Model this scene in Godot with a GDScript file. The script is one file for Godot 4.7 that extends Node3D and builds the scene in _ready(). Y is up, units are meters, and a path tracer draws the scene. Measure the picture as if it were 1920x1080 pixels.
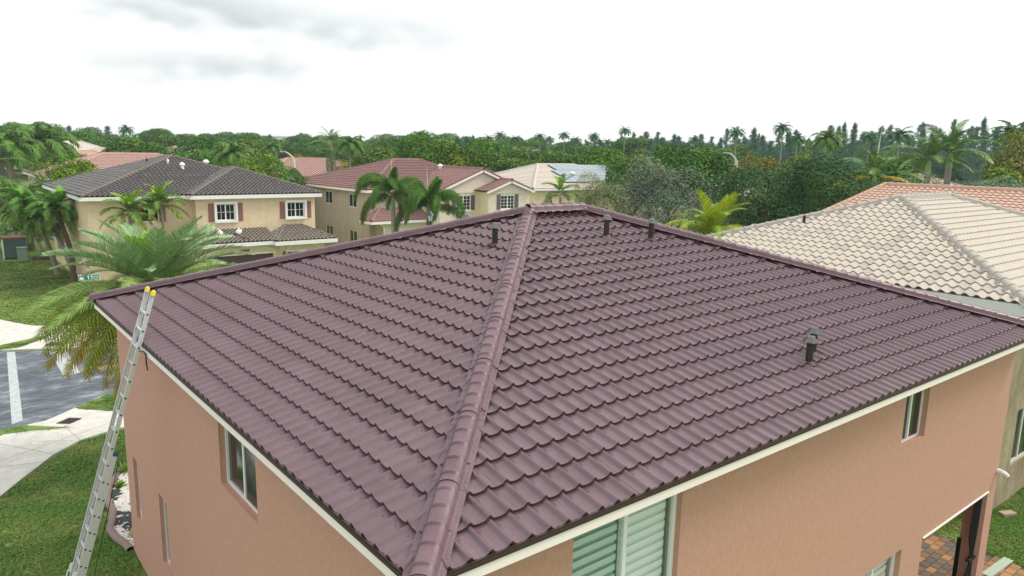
extends Node3D
# A re-roofed terracotta house among its neighbours, seen from a drone. Origin: near eave corner on the ground; x to the right-hand wall, -z to the left-hand wall.

const PITCH := 0.3258          # rise over run of the main roof
const EAVE := 6.1
const HALF := 6.873            # half of the main roof's depth
const RIDGE := 1.53
const BACK := -13.746
var rng := RandomNumberGenerator.new()
var taken := {}
var M := {}

# ------------------------------------------------------------------ mesh builder
class MB:
	var v := PackedVector3Array()
	var n := PackedVector3Array()
	var c := PackedColorArray()
	var i := PackedInt32Array()
	var tint := Color.WHITE

	func vert(p: Vector3, nm: Vector3) -> int:
		v.append(p); n.append(nm); c.append(tint)
		return v.size() - 1

	func tri(a: Vector3, b: Vector3, d: Vector3) -> void:
		var nm := (b - a).cross(d - a).normalized()
		var k := v.size()
		vert(a, nm); vert(b, nm); vert(d, nm)
		i.append(k); i.append(k + 2); i.append(k + 1)

	func quad(a: Vector3, b: Vector3, d: Vector3, e: Vector3) -> void:
		var nm := (d - a).cross(e - b).normalized()
		var k := v.size()
		vert(a, nm); vert(b, nm); vert(d, nm); vert(e, nm)
		for q in [0, 2, 1, 0, 3, 2]: i.append(k + q)

	func box(a: Vector3, b: Vector3) -> void:
		obox((a + b) / 2, Vector3.RIGHT, Vector3.UP, Vector3.BACK, (b - a).abs())

	func obox(o: Vector3, x: Vector3, y: Vector3, z: Vector3, s: Vector3) -> void:
		var hx := x * s.x / 2
		var hy := y * s.y / 2
		var hz := z * s.z / 2
		quad(o - hx - hy + hz, o + hx - hy + hz, o + hx + hy + hz, o - hx + hy + hz)
		quad(o + hx - hy - hz, o - hx - hy - hz, o - hx + hy - hz, o + hx + hy - hz)
		quad(o + hx - hy + hz, o + hx - hy - hz, o + hx + hy - hz, o + hx + hy + hz)
		quad(o - hx - hy - hz, o - hx - hy + hz, o - hx + hy + hz, o - hx + hy - hz)
		quad(o - hx + hy + hz, o + hx + hy + hz, o + hx + hy - hz, o - hx + hy - hz)
		quad(o - hx - hy - hz, o + hx - hy - hz, o + hx - hy + hz, o - hx - hy + hz)

	func bar(a: Vector3, b: Vector3, w: float, h: float, up := Vector3.UP) -> void:
		var d := (b - a).normalized()
		var s := d.cross(up).normalized()
		if s.length() < 0.5: s = Vector3.RIGHT
		obox((a + b) / 2, d, s.cross(d).normalized(), s, Vector3(a.distance_to(b), h, w))

	func tube(pts: PackedVector3Array, radii: PackedFloat32Array, sides := 8, cap := true) -> void:
		var rows := []
		var ref := Vector3(0.31, 0.2, 0.93)
		for k in pts.size():
			var d := (pts[mini(k + 1, pts.size() - 1)] - pts[maxi(k - 1, 0)]).normalized()
			var s := d.cross(ref).normalized()
			var t := s.cross(d)
			var row := PackedVector3Array()
			for q in sides + 1:
				var a := -TAU * q / sides
				row.append(pts[k] + (s * cos(a) + t * sin(a)) * radii[k])
			rows.append(row)
		grid(rows)
		if cap:
			for e in [0, pts.size() - 1]:
				var r: PackedVector3Array = rows[e]
				for q in sides:
					if e == 0: tri(pts[0], r[q + 1], r[q])
					else: tri(pts[e], r[q], r[q + 1])

	# rows of points, smooth; outward = (along row) x (to next row)
	func grid(rows: Array) -> void:
		var k := v.size()
		var w: int = rows[0].size()
		var h := rows.size()
		var nm := PackedVector3Array()
		nm.resize(w * h)
		for y in h - 1:
			for x in w - 1:
				var a: Vector3 = rows[y][x]
				var b: Vector3 = rows[y][x + 1]
				var d: Vector3 = rows[y + 1][x + 1]
				var e: Vector3 = rows[y + 1][x]
				var f := (d - a).cross(e - b)
				nm[y * w + x] += f; nm[y * w + x + 1] += f; nm[(y + 1) * w + x] += f; nm[(y + 1) * w + x + 1] += f
				var q := k + y * w + x
				i.append(q); i.append(q + w + 1); i.append(q + 1)
				i.append(q); i.append(q + w); i.append(q + w + 1)
		for y in h:
			for x in w:
				vert(rows[y][x], nm[y * w + x].normalized())

	func poly(flat: PackedVector2Array, y0: float, y1: float) -> void:   # a prism over a ground outline (x, z)
		var t := Geometry2D.triangulate_polygon(flat)
		for k in t.size() / 3:
			var a := flat[t[k * 3]]
			var b := flat[t[k * 3 + 1]]
			var d := flat[t[k * 3 + 2]]
			if (b - a).cross(d - a) > 0:
				var s := b; b = d; d = s
			tri(Vector3(a.x, y1, a.y), Vector3(b.x, y1, b.y), Vector3(d.x, y1, d.y))
		if y1 - y0 < 0.001: return
		var turn := Geometry2D.is_polygon_clockwise(flat)
		for k in flat.size():
			var a := flat[k]
			var b := flat[(k + 1) % flat.size()]
			if not turn:
				var s := b; b = a; a = s
			quad(Vector3(a.x, y0, a.y), Vector3(b.x, y0, b.y), Vector3(b.x, y1, b.y), Vector3(a.x, y1, a.y))

	func add(o: MB, x: Transform3D) -> void:
		var k := v.size()
		for q in o.v.size():
			v.append(x * o.v[q]); n.append((x.basis * o.n[q]).normalized()); c.append(o.c[q])
		for q in o.i: i.append(k + q)

	func mesh(m: Material, into: ArrayMesh = null) -> ArrayMesh:
		var am := into if into else ArrayMesh.new()
		if v.is_empty(): return am
		var a := []
		a.resize(Mesh.ARRAY_MAX)
		a[Mesh.ARRAY_VERTEX] = v; a[Mesh.ARRAY_NORMAL] = n; a[Mesh.ARRAY_COLOR] = c; a[Mesh.ARRAY_INDEX] = i
		am.add_surface_from_arrays(Mesh.PRIMITIVE_TRIANGLES, a)
		am.surface_set_material(am.get_surface_count() - 1, m)
		return am

# ------------------------------------------------------------------ naming and tagging
func numbered(parent: Node, called: String) -> String:
	var key := str(parent.get_instance_id()) + called
	var k: int = taken.get(key, 0)
	taken[key] = k + 1
	return called if k == 0 else "%s_%03d" % [called, k]

func hang(o: Node3D, called: String, parent: Node3D = self) -> Node3D:
	o.name = numbered(parent, called)
	parent.add_child(o, true)
	return o

func part(called: String, mb: MB, m: Material, parent: Node3D = self) -> MeshInstance3D:
	return shaped(called, mb.mesh(m), parent)

func shaped(called: String, am: Mesh, parent: Node3D = self, x := Transform3D()) -> MeshInstance3D:
	var o := MeshInstance3D.new()
	o.mesh = am
	o.transform = x
	hang(o, called, parent)
	return o

func tag(o: Node3D, label: String, category := "", group := "", kind := "") -> Node3D:
	if label: o.set_meta("label", label)
	if category: o.set_meta("category", category)
	if group: o.set_meta("group", group)
	if kind: o.set_meta("kind", kind)
	return o

func thing(called: String, label: String, category: String, where := Vector3.ZERO, group := "", turn := 0.0) -> Node3D:
	var o := Node3D.new()
	o.position = where
	o.rotation.y = turn
	hang(o, called)
	tag(o, label, category, group)
	return o

func copy(o: Node3D, where: Vector3, turn: float, size: Vector3, label: String, group := "", called := "") -> Node3D:
	var r: Node3D = o.duplicate()
	var base := called if called else str(o.name).rstrip("0123456789").rstrip("_")
	r.name = numbered(self, base)
	add_child(r, true)
	r.position = where; r.rotation.y = turn; r.scale = size
	tag(r, label, "", group)
	return r

func structure(called: String, mb: MB, m: Material, label: String) -> MeshInstance3D:
	var o := part(called, mb, m)
	tag(o, label, "", "", "structure")
	return o

# ------------------------------------------------------------------ materials
func srgb(r: float, g: float, b: float) -> Color:
	return Color(r / 255.0, g / 255.0, b / 255.0)

func lin(r: float, g: float, b: float) -> Color:
	return srgb(r, g, b).srgb_to_linear()

func noise_image(noise_seed: int, size: int, freq: float, octaves: int) -> Image:
	var f := FastNoiseLite.new()
	f.seed = noise_seed; f.frequency = freq; f.noise_type = FastNoiseLite.TYPE_SIMPLEX_SMOOTH
	f.fractal_octaves = octaves; f.fractal_gain = 0.55
	var im := f.get_seamless_image(size, size)
	im.convert(Image.FORMAT_L8)
	return im

# two layers of noise mixed into a ramp of three colours, with fine grain
func tex(noise_seed: int, size: int, fa: float, fb: float, mix_b: float, c0: Color, c1: Color, c2: Color, grain := 0.03) -> ImageTexture:
	var a := noise_image(noise_seed, size, fa, 4).get_data()
	var b := noise_image(noise_seed + 7, size, fb, 3).get_data()
	var r := RandomNumberGenerator.new()
	r.seed = noise_seed
	var out := PackedByteArray()
	out.resize(size * size * 3)
	for k in size * size:
		var t := clampf(((a[k] / 255.0) * (1.0 - mix_b) + (b[k] / 255.0) * mix_b - 0.5) * 1.7 + 0.5, 0.0, 1.0)
		var col := c0.lerp(c1, t * 2.0) if t < 0.5 else c1.lerp(c2, t * 2.0 - 1.0)
		var g := 1.0 + (r.randf() - 0.5) * 2.0 * grain
		out[k * 3] = int(clampf(col.r * g * 255.0, 0, 255)); out[k * 3 + 1] = int(clampf(col.g * g * 255.0, 0, 255)); out[k * 3 + 2] = int(clampf(col.b * g * 255.0, 0, 255))
	return ImageTexture.create_from_image(Image.create_from_data(size, size, false, Image.FORMAT_RGB8, out))

func bumps(noise_seed: int, size: int, freq: float, strength: float) -> ImageTexture:
	var im := noise_image(noise_seed, size, freq, 3)
	im.convert(Image.FORMAT_RGBA8)
	im.bump_map_to_normal_map(strength)
	return ImageTexture.create_from_image(im)

func mat(called: String, col: Color, rough := 0.8, metal := 0.0) -> StandardMaterial3D:
	var m := StandardMaterial3D.new()
	m.resource_name = called
	m.albedo_color = col; m.roughness = rough; m.metallic = metal
	M[called] = m
	return m

func tmat(called: String, t: Texture2D, scale: Vector3, rough := 0.85, nrm: Texture2D = null, nscale := 0.5) -> StandardMaterial3D:
	var m := mat(called, Color.WHITE, rough)
	m.albedo_texture = t
	m.uv1_triplanar = true; m.uv1_world_triplanar = true
	m.uv1_scale = scale
	if nrm:
		m.normal_enabled = true; m.normal_texture = nrm; m.normal_scale = nscale
	return m

func leaf_mat(called: String, rough := 0.55, back := 0.35) -> StandardMaterial3D:
	var m := mat(called, Color.WHITE, rough)
	m.vertex_color_use_as_albedo = true
	m.cull_mode = BaseMaterial3D.CULL_DISABLED
	m.backlight_enabled = true
	m.backlight = Color(back, back, back)
	m.metallic_specular = 0.22
	return m

func make_materials() -> void:
	tmat("roof_metal", tex(3, 512, 0.01, 0.11, 0.35, srgb(92, 67, 74), srgb(103, 78, 86), srgb(113, 90, 97), 0.07), Vector3.ONE * 0.35, 0.28)
	M.roof_metal.metallic_specular = 0.62
	M.cap_metal = M.roof_metal.duplicate(); M.cap_metal.roughness = 0.42; M.cap_metal.metallic_specular = 0.5; M.cap_metal.albedo_color = Color(1.0, 1.0, 1.0)
	mat("roof_lip", srgb(68, 44, 43), 0.6)  # dark brown risers; the shade under the row edges is partly in this colour
	tmat("terracotta", tex(5, 512, 0.02, 0.3, 0.45, srgb(186, 142, 124), srgb(192, 148, 130), srgb(197, 154, 136), 0.05), Vector3(1.0, 0.6, 1.0), 0.92, bumps(33, 256, 0.3, 3.0), 0.2)
	mat("cream_trim", srgb(246, 234, 230), 0.6)
	mat("brown_trim", srgb(58, 43, 39), 0.5)
	mat("white_frame", srgb(232, 233, 232), 0.4)
	mat("pale_frame", srgb(215, 214, 208), 0.5)
	var g := mat("dark_glass", srgb(26, 34, 34), 0.06); g.metallic_specular = 0.6
	g = mat("green_glass", srgb(120, 190, 175), 0.04)
	g.albedo_color.a = 0.08; g.transparency = BaseMaterial3D.TRANSPARENCY_ALPHA; g.metallic_specular = 0.6
	mat("blind_light", srgb(253, 252, 253), 0.9)
	mat("blind_dark", srgb(204, 220, 218), 0.9)
	mat("blind_mid", srgb(228, 238, 237), 0.9); mat("blind_deep", srgb(150, 174, 170), 0.9)
	mat("room", srgb(40, 44, 42), 0.9)
	mat("vent_pipe", srgb(42, 34, 30), 0.55)
	g = mat("vent_hood", srgb(104, 104, 106), 0.2, 0.7)
	g = mat("aluminium", srgb(216, 220, 222), 0.36, 0.35)
	mat("rung_end", srgb(38, 40, 42), 0.6)
	mat("yellow_cap", srgb(235, 208, 60), 0.6)
	mat("black_cloth", srgb(17, 17, 19), 0.95)
	mat("black", srgb(24, 24, 24), 0.5)
	mat("blue", srgb(40, 80, 130), 0.5)
	mat("camera_white", srgb(232, 232, 230), 0.35)
	# ground
	tmat("grass_ground", tex(11, 512, 0.012, 0.08, 0.4, srgb(78, 108, 38), srgb(94, 124, 50), srgb(126, 134, 78), 0.22), Vector3.ONE * 0.09, 0.95)
	tmat("asphalt", tex(17, 512, 0.012, 0.05, 0.4, srgb(66, 73, 80), srgb(88, 96, 104), srgb(138, 146, 152), 0.1), Vector3(0.06, 0.06, 0.11), 0.8)
	tmat("concrete", tex(19, 256, 0.02, 0.12, 0.4, srgb(184, 182, 174), srgb(198, 196, 189), srgb(208, 207, 201), 0.05), Vector3.ONE * 0.3, 0.85)
	tmat("road_white", tex(23, 256, 0.03, 0.14, 0.5, srgb(150, 157, 158), srgb(172, 178, 178), srgb(188, 193, 192), 0.08), Vector3.ONE * 0.5, 0.7)
	mat("joint", srgb(150, 148, 140), 0.9)
	mat("crack", srgb(96, 98, 98), 0.9)
	mat("yellow_line", srgb(206, 170, 92), 0.8)
	mat("grate", srgb(70, 52, 50), 0.7)
	tmat("soil", tex(29, 256, 0.03, 0.1, 0.4, srgb(64, 52, 40), srgb(84, 70, 54), srgb(104, 90, 68), 0.15), Vector3.ONE * 0.3, 0.95)
	mat("bed_curb", srgb(136, 116, 114), 0.8)
	for k in 5:
		mat("paver_%d" % k, [srgb(126, 100, 74), srgb(150, 112, 72), srgb(112, 96, 80), srgb(164, 124, 84), srgb(98, 88, 80)][k], 0.85)
	# houses
	tmat("yellow_stucco", tex(37, 256, 0.02, 0.1, 0.4, srgb(216, 194, 160), srgb(223, 202, 169), srgb(228, 209, 178), 0.03), Vector3.ONE * 0.3, 0.9)
	tmat("tan_stucco", tex(41, 256, 0.02, 0.1, 0.4, srgb(168, 157, 140), srgb(178, 167, 150), srgb(186, 176, 159), 0.03), Vector3(0.3, 0.12, 0.3), 0.9)
	tmat("pale_stucco", tex(43, 256, 0.02, 0.1, 0.4, srgb(212, 202, 184), srgb(219, 209, 192), srgb(224, 215, 199), 0.03), Vector3.ONE * 0.3, 0.9)
	tmat("cream_stucco", tex(47, 256, 0.02, 0.1, 0.4, srgb(218, 204, 168), srgb(225, 212, 177), srgb(230, 218, 186), 0.03), Vector3.ONE * 0.3, 0.9)
	tmat("olive_stucco", tex(53, 256, 0.015, 0.1, 0.4, srgb(132, 118, 94), srgb(154, 141, 114), srgb(172, 161, 134), 0.04), Vector3(0.3, 0.1, 0.3), 0.9)
	tmat("grey_tile", tex(59, 512, 0.02, 0.25, 0.55, srgb(60, 60, 63), srgb(96, 95, 96), srgb(166, 162, 152), 0.18), Vector3.ONE * 0.35, 0.85)
	tmat("grey_tile_low", tex(61, 512, 0.02, 0.25, 0.55, srgb(96, 94, 90), srgb(134, 128, 118), srgb(186, 174, 152), 0.14), Vector3.ONE * 0.4, 0.85)
	tmat("red_tile", tex(67, 512, 0.02, 0.2, 0.5, srgb(110, 80, 80), srgb(136, 102, 98), srgb(160, 128, 120), 0.14), Vector3.ONE * 0.35, 0.85)
	tmat("salmon_tile", tex(71, 512, 0.02, 0.2, 0.5, srgb(172, 138, 120), srgb(188, 153, 134), srgb(200, 168, 150), 0.1), Vector3.ONE * 0.4, 0.85)
	tmat("pink_tile", tex(73, 256, 0.02, 0.2, 0.5, srgb(164, 128, 118), srgb(180, 144, 134), srgb(194, 162, 152), 0.1), Vector3.ONE * 0.4, 0.85)
	tmat("beige_tile", tex(79, 512, 0.02, 0.2, 0.5, srgb(174, 165, 151), srgb(183, 175, 162), srgb(190, 184, 172), 0.06), Vector3.ONE * 0.5, 0.85)
	tmat("beige_tile_worn", tex(83, 256, 0.02, 0.2, 0.5, srgb(156, 150, 140), srgb(168, 163, 153), srgb(178, 174, 166), 0.08), Vector3.ONE * 0.5, 0.85)
	tmat("cream_tile", tex(89, 256, 0.02, 0.2, 0.5, srgb(190, 180, 168), srgb(200, 190, 178), srgb(208, 199, 188), 0.06), Vector3.ONE * 0.4, 0.85)
	mat("grey_cap", srgb(116, 106, 96), 0.9); mat("mortar", srgb(168, 152, 134), 0.9); mat("tile_edge", srgb(172, 160, 142), 0.9)
	mat("red_shutter", srgb(142, 96, 92), 0.7)
	mat("brown_shutter", srgb(100, 88, 84), 0.7)
	mat("garage_door", srgb(84, 66, 64), 0.6)
	mat("solar", srgb(120, 136, 146), 0.18); M.solar.metallic_specular = 0.9
	mat("solar_edge", srgb(32, 34, 38), 0.4)
	mat("blue_fascia", srgb(206, 220, 218), 0.6)
	mat("white", srgb(238, 238, 236), 0.5)
	mat("pole_concrete", srgb(214, 210, 200), 0.8)
	mat("sign_green", srgb(20, 138, 108), 0.4)
	mat("lamp_black", srgb(44, 58, 58), 0.4)
	mat("lamp_glass", srgb(206, 216, 218), 0.15)
	mat("unit_green", srgb(84, 106, 104), 0.6)
	mat("unit_rust", srgb(130, 92, 76), 0.8)
	mat("box_green", srgb(128, 156, 142), 0.6)
	# plants
	leaf_mat("leaf", 0.55, 0.42); leaf_mat("palm_leaf", 0.38, 0.4); leaf_mat("far_leaf", 0.7, 0.4)
	tmat("bark", tex(97, 256, 0.03, 0.2, 0.5, srgb(86, 74, 62), srgb(112, 100, 88), srgb(140, 130, 118), 0.1), Vector3(1.5, 0.5, 1.5), 0.95)
	tmat("palm_bark", tex(101, 256, 0.03, 0.2, 0.5, srgb(120, 112, 100), srgb(146, 138, 126), srgb(170, 164, 152), 0.08), Vector3(0.4, 3.0, 0.4), 0.9)
	tmat("dark_bark", tex(103, 256, 0.03, 0.2, 0.5, srgb(66, 54, 44), srgb(88, 74, 62), srgb(112, 98, 84), 0.12), Vector3(0.4, 4.0, 0.4), 0.95)
	mat("crownshaft", srgb(128, 156, 84), 0.5)
	mat("spear", srgb(190, 200, 150), 0.6)

# ------------------------------------------------------------------ roofs
# A slope of wavy tiles between the eave E0-E1 (left to right from outside) and the top T0-T1, in rows that overlap. prof: pairs (share of a wave, height).
func tile_rows(E0: Vector3, E1: Vector3, T1: Vector3, T0: Vector3, step: float, pitch: float, phase: float, rise: float, prof: PackedVector2Array, lift: float, lip: MB, top: MB, row0 := 0, row1 := 999, ua := -99.0, ub := 999.0, screws := false) -> void:
	var u := (E1 - E0).normalized()
	var d0 := T0 - E0
	var w := (d0 - u * d0.dot(u)).normalized()
	var nm := u.cross(w)
	var length := d0.dot(w)
	var l1 := d0.dot(u)
	var r0 := (E1 - E0).dot(u)
	var r1 := (T1 - E0).dot(u)
	for r in range(row0, mini(row1, int(ceil(length / step)))):
		var va := r * step
		var vb := minf(va + step * 1.04, length)
		if vb - va < step * 0.06: break
		var a0 := maxf(lerpf(0, l1, va / length), ua)
		var b0 := minf(lerpf(r0, r1, va / length), ub)
		var a1 := maxf(lerpf(0, l1, vb / length), ua)
		var b1 := minf(lerpf(r0, r1, vb / length), ub)
		if b0 - a0 < 0.02: continue
		var frac := (vb - va) / (step * 1.04)
		var us := PackedFloat32Array()
		var hs := PackedFloat32Array()
		var k := int(floor((a0 - phase) / pitch)) - 1
		while phase + k * pitch < b0 + pitch:
			for q in prof:
				us.append(phase + (k + q.x) * pitch); hs.append(q.y)
			k += 1
		var first := top.v.size()
		var lf := lip.v.size()
		var count := 0
		for q in us.size():
			if q + 1 < us.size() and us[q + 1] < a0: continue
			if q > 0 and us[q - 1] > b0: break
			var slope := 0.0
			if q > 0 and q + 1 < us.size(): slope = (hs[q + 1] - hs[q - 1]) / (us[q + 1] - us[q - 1])
			var un := (nm - u * slope).normalized()
			var ulow := clampf(us[q], a0, b0)
			var uhigh := clampf(us[q], a1, b1)
			var p := E0 + u * ulow + w * va + nm * (lift + rise + hs[q])
			top.vert(p, un)
			top.vert(E0 + u * uhigh + w * vb + nm * (lift + rise * (1.0 - frac) + hs[q]), un)
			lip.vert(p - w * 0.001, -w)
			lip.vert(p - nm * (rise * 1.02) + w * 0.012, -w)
			count += 1
		for q in count - 1:
			var a := first + q * 2
			top.i.append(a); top.i.append(a + 3); top.i.append(a + 2)
			top.i.append(a); top.i.append(a + 1); top.i.append(a + 3)
			a = lf + q * 2
			lip.i.append(a); lip.i.append(a + 2); lip.i.append(a + 1)
			lip.i.append(a + 1); lip.i.append(a + 2); lip.i.append(a + 3)
		if screws:
			var kk := int(ceil((a0 - phase) / pitch - 0.35))
			while phase + (kk + 0.35) * pitch < minf(b0, b1) - 0.03:
				var su := phase + (kk + 0.35) * pitch
				kk += 1
				if su < a1 + 0.04: continue
				var o := E0 + u * su + w * (va + step * 0.80) + nm * (lift + rise * 0.22 + 0.006)
				for e in 6:
					var p0 := o + (u * cos(TAU * e / 6) + w * sin(TAU * e / 6)) * 0.008
					var p1 := o + (u * cos(TAU * (e + 1) / 6) + w * sin(TAU * (e + 1) / 6)) * 0.008
					lip.tri(o + nm * 0.004, p0, p1)

func barrel(height: float, seg := 6) -> PackedVector2Array:
	var p := PackedVector2Array()
	for k in seg:
		p.append(Vector2(float(k) / seg, height * (0.5 + 0.5 * cos(TAU * k / seg))))
	return p

func ridge_caps(A: Vector3, B: Vector3, side_drop: float, width: float, height: float, piece: float, rib: float, m: Material, parent: Node3D, called: String, bump := 0.011, overlap := 0.0) -> void:
	var d := (B - A).normalized()
	var s := d.cross(Vector3.UP).normalized()
	var up := s.cross(d).normalized()
	var length := A.distance_to(B)
	var pr := PackedVector2Array()
	var half := width / 2
	var core := half * 0.62
	pr.append(Vector2(-half, -side_drop * half)); pr.append(Vector2(-half * 0.72, -side_drop * half * 0.72 + 0.004)); pr.append(Vector2(-core, -side_drop * core + 0.0))
	for k in range(1, 8):
		var a := PI - PI * k / 8.0
		pr.append(Vector2(cos(a) * core, sin(a) * height))
	pr.append(Vector2(core, -side_drop * core)); pr.append(Vector2(half * 0.72, -side_drop * half * 0.72 + 0.004)); pr.append(Vector2(half, -side_drop * half))
	var total := int(ceil(length / piece))
	for k in total:
		var t0 := k * piece
		var t1 := minf(t0 + piece, length)
		var stations := PackedVector2Array()    # (along, extra height)
		var t := t0
		stations.append(Vector2(t0 - 0.02, 0.008))
		if rib > 0:
			while t + rib * 0.5 < t1:
				var c := t + rib * 0.5
				stations.append(Vector2(c - 0.020, -0.003)); stations.append(Vector2(c - 0.014, bump)); stations.append(Vector2(c + 0.006, bump)); stations.append(Vector2(c + 0.04, 0.0))
				t += rib
		stations.append(Vector2(t1, 0.0 - overlap))
		var rows := []
		for st in stations:
			var row := PackedVector3Array()
			var gain := 1.0 + st.y / height
			for q in pr:
				row.append(A + d * st.x + s * (q.x * (1.0 + st.y * 1.5)) + up * (maxf(q.y, 0.0) * (gain - 1.0) + q.y + (st.y * 0.35)))
			rows.append(row)
		var mb := MB.new()
		mb.grid(rows)
		var am := mb.mesh(m)
		var f := MB.new()                        # the dark open end
		var r0: PackedVector3Array = rows[0]
		for q in r0.size() - 1:
			f.quad(r0[q + 1], r0[q], r0[q] - up * 0.012 + d * 0.004, r0[q + 1] - up * 0.012 + d * 0.004)
		f.mesh(M.roof_lip if m == M.cap_metal else m, am)
		shaped(called, am, parent)

# ------------------------------------------------------------------ walls and windows
# O: lower left corner seen from outside. openings: [x0, y0, x1, y1] each
func wall(called: String, O: Vector3, u: Vector3, n: Vector3, W: float, H: float, openings: Array, m: Material, parent: Node3D, depth := 0.14) -> MeshInstance3D:
	var xs := [0.0, W]
	var ys := [0.0, H]
	for o in openings:
		for x in [o[0], o[2]]:
			if x > 0 and x < W and not xs.has(x): xs.append(x)
		for y in [o[1], o[3]]:
			if y > 0 and y < H and not ys.has(y): ys.append(y)
	xs.sort(); ys.sort()
	var mb := MB.new()
	for a in xs.size() - 1:
		for b in ys.size() - 1:
			var cx: float = (xs[a] + xs[a + 1]) / 2
			var cy: float = (ys[b] + ys[b + 1]) / 2
			var open := false
			for o in openings:
				if cx > o[0] and cx < o[2] and cy > o[1] and cy < o[3]: open = true
			if open: continue
			for s in [0.0, -0.2]:
				var P: Vector3 = O + u * xs[a] + Vector3.UP * ys[b] + n * s
				var Q: Vector3 = O + u * xs[a + 1] + Vector3.UP * ys[b + 1] + n * s
				var PR: Vector3 = O + u * xs[a + 1] + Vector3.UP * ys[b] + n * s
				var QL: Vector3 = O + u * xs[a] + Vector3.UP * ys[b + 1] + n * s
				if s == 0.0: mb.quad(P, PR, Q, QL)
				else: mb.quad(PR, P, QL, Q)
	for o in openings:
		var a: Vector3 = O + u * o[0] + Vector3.UP * o[1]
		var b: Vector3 = O + u * o[2] + Vector3.UP * o[1]
		var c: Vector3 = O + u * o[2] + Vector3.UP * o[3]
		var d: Vector3 = O + u * o[0] + Vector3.UP * o[3]
		var k := n * -0.2
		mb.quad(a, b, b + k, a + k); mb.quad(b, c, c + k, b + k); mb.quad(c, d, d + k, c + k); mb.quad(d, a, a + k, d + k)
	return part(called, mb, m, parent)

# a sliding window set back by `back`; style: "dark", "blind", "grid"
func window(parent: Node3D, O: Vector3, u: Vector3, n: Vector3, w: float, h: float, back: float, style: String, frame: Material, cols := 2, rows := 2, fw := 0.045) -> Node3D:
	var f := MB.new()
	var y := Vector3.UP
	var o := O - n * back
	var th := 0.05
	for e in [[0.0, 0.0, w, fw], [0.0, h - fw, w, h], [0.0, fw, fw, h - fw], [w - fw, fw, w, h - fw], [w / 2 - fw * 0.6, fw, w / 2 + fw * 0.6, h - fw]]:
		f.obox(o + u * (e[0] + e[2]) / 2 + y * (e[1] + e[3]) / 2, u, y, n, Vector3(e[2] - e[0], e[3] - e[1], th))
	var win := part("window", f, frame, parent)
	for s in 2:
		var x0 := fw if s == 0 else w / 2 + fw * 0.6
		var x1 := w / 2 - fw * 0.6 if s == 0 else w - fw
		var dz := n * (-0.012 if s == 0 else 0.004)
		var g := MB.new()
		g.obox(o + u * (x0 + x1) / 2 + y * h / 2 + dz, u, y, n, Vector3(x1 - x0 - 0.004, h - fw * 2 - 0.004, 0.008))
		part("pane", g, M.green_glass if style == "blind" else M.dark_glass, win)
		if style == "grid":
			var b := MB.new()
			for k in range(1, cols):
				b.obox(o + u * lerpf(x0, x1, float(k) / cols) + y * h / 2 + n * 0.014, u, y, n, Vector3(0.028, h - fw * 2, 0.012))
			for k in range(1, rows):
				b.obox(o + u * (x0 + x1) / 2 + y * lerpf(fw, h - fw, float(k) / rows) + n * 0.016, u, y, n, Vector3(x1 - x0, 0.028, 0.008))
			part("glazing_bar", b, frame, win)
		if style == "blind":
			var slats := 11
			for k in slats:
				var b := MB.new()
				var y0 := lerpf(fw, h - fw, float(k) / slats)
				var y1 := lerpf(fw, h - fw, float(k + 1) / slats)
				var ym := lerpf(y0, y1, 0.6)
				b.obox(o + u * (x0 + x1) / 2 + y * (y0 + ym) / 2 - n * (0.06 + s * 0.02), u, y, n, Vector3(x1 - x0 - 0.05, ym - y0, 0.006))
				part("blind_band", b, M.blind_light if s == 1 else M.blind_dark, win)
			var bk := MB.new()
			bk.obox(o + u * (x0 + x1) / 2 + y * h / 2 - n * 0.11, u, y, n, Vector3(x1 - x0, h - fw * 2, 0.01))
			part("blind_backing", bk, M.blind_mid if s == 1 else M.blind_deep, win)
	return win

func shutters(parent: Node3D, O: Vector3, u: Vector3, n: Vector3, w: float, h: float, sw: float, m: Material) -> void:
	for x in [-sw / 2 - 0.02, w + sw / 2 + 0.02]:
		var mb := MB.new()
		mb.obox(O + u * x + Vector3.UP * h / 2 + n * 0.02, u, Vector3.UP, n, Vector3(sw, h, 0.04))
		for k in 3:
			mb.obox(O + u * x + Vector3.UP * h * (k / 2.0 * 0.96 + 0.02) + n * 0.045, u, Vector3.UP, n, Vector3(sw, 0.05, 0.012))
		part("shutter", mb, m, parent)

# ------------------------------------------------------------------ plants
func tone(c: Color, spread: float) -> Color:
	var k := 1.0 + rng.randf_range(-spread, spread)
	return Color(c.r * k * rng.randf_range(0.88, 1.14), c.g * k, c.b * k * rng.randf_range(0.8, 1.2))

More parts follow.
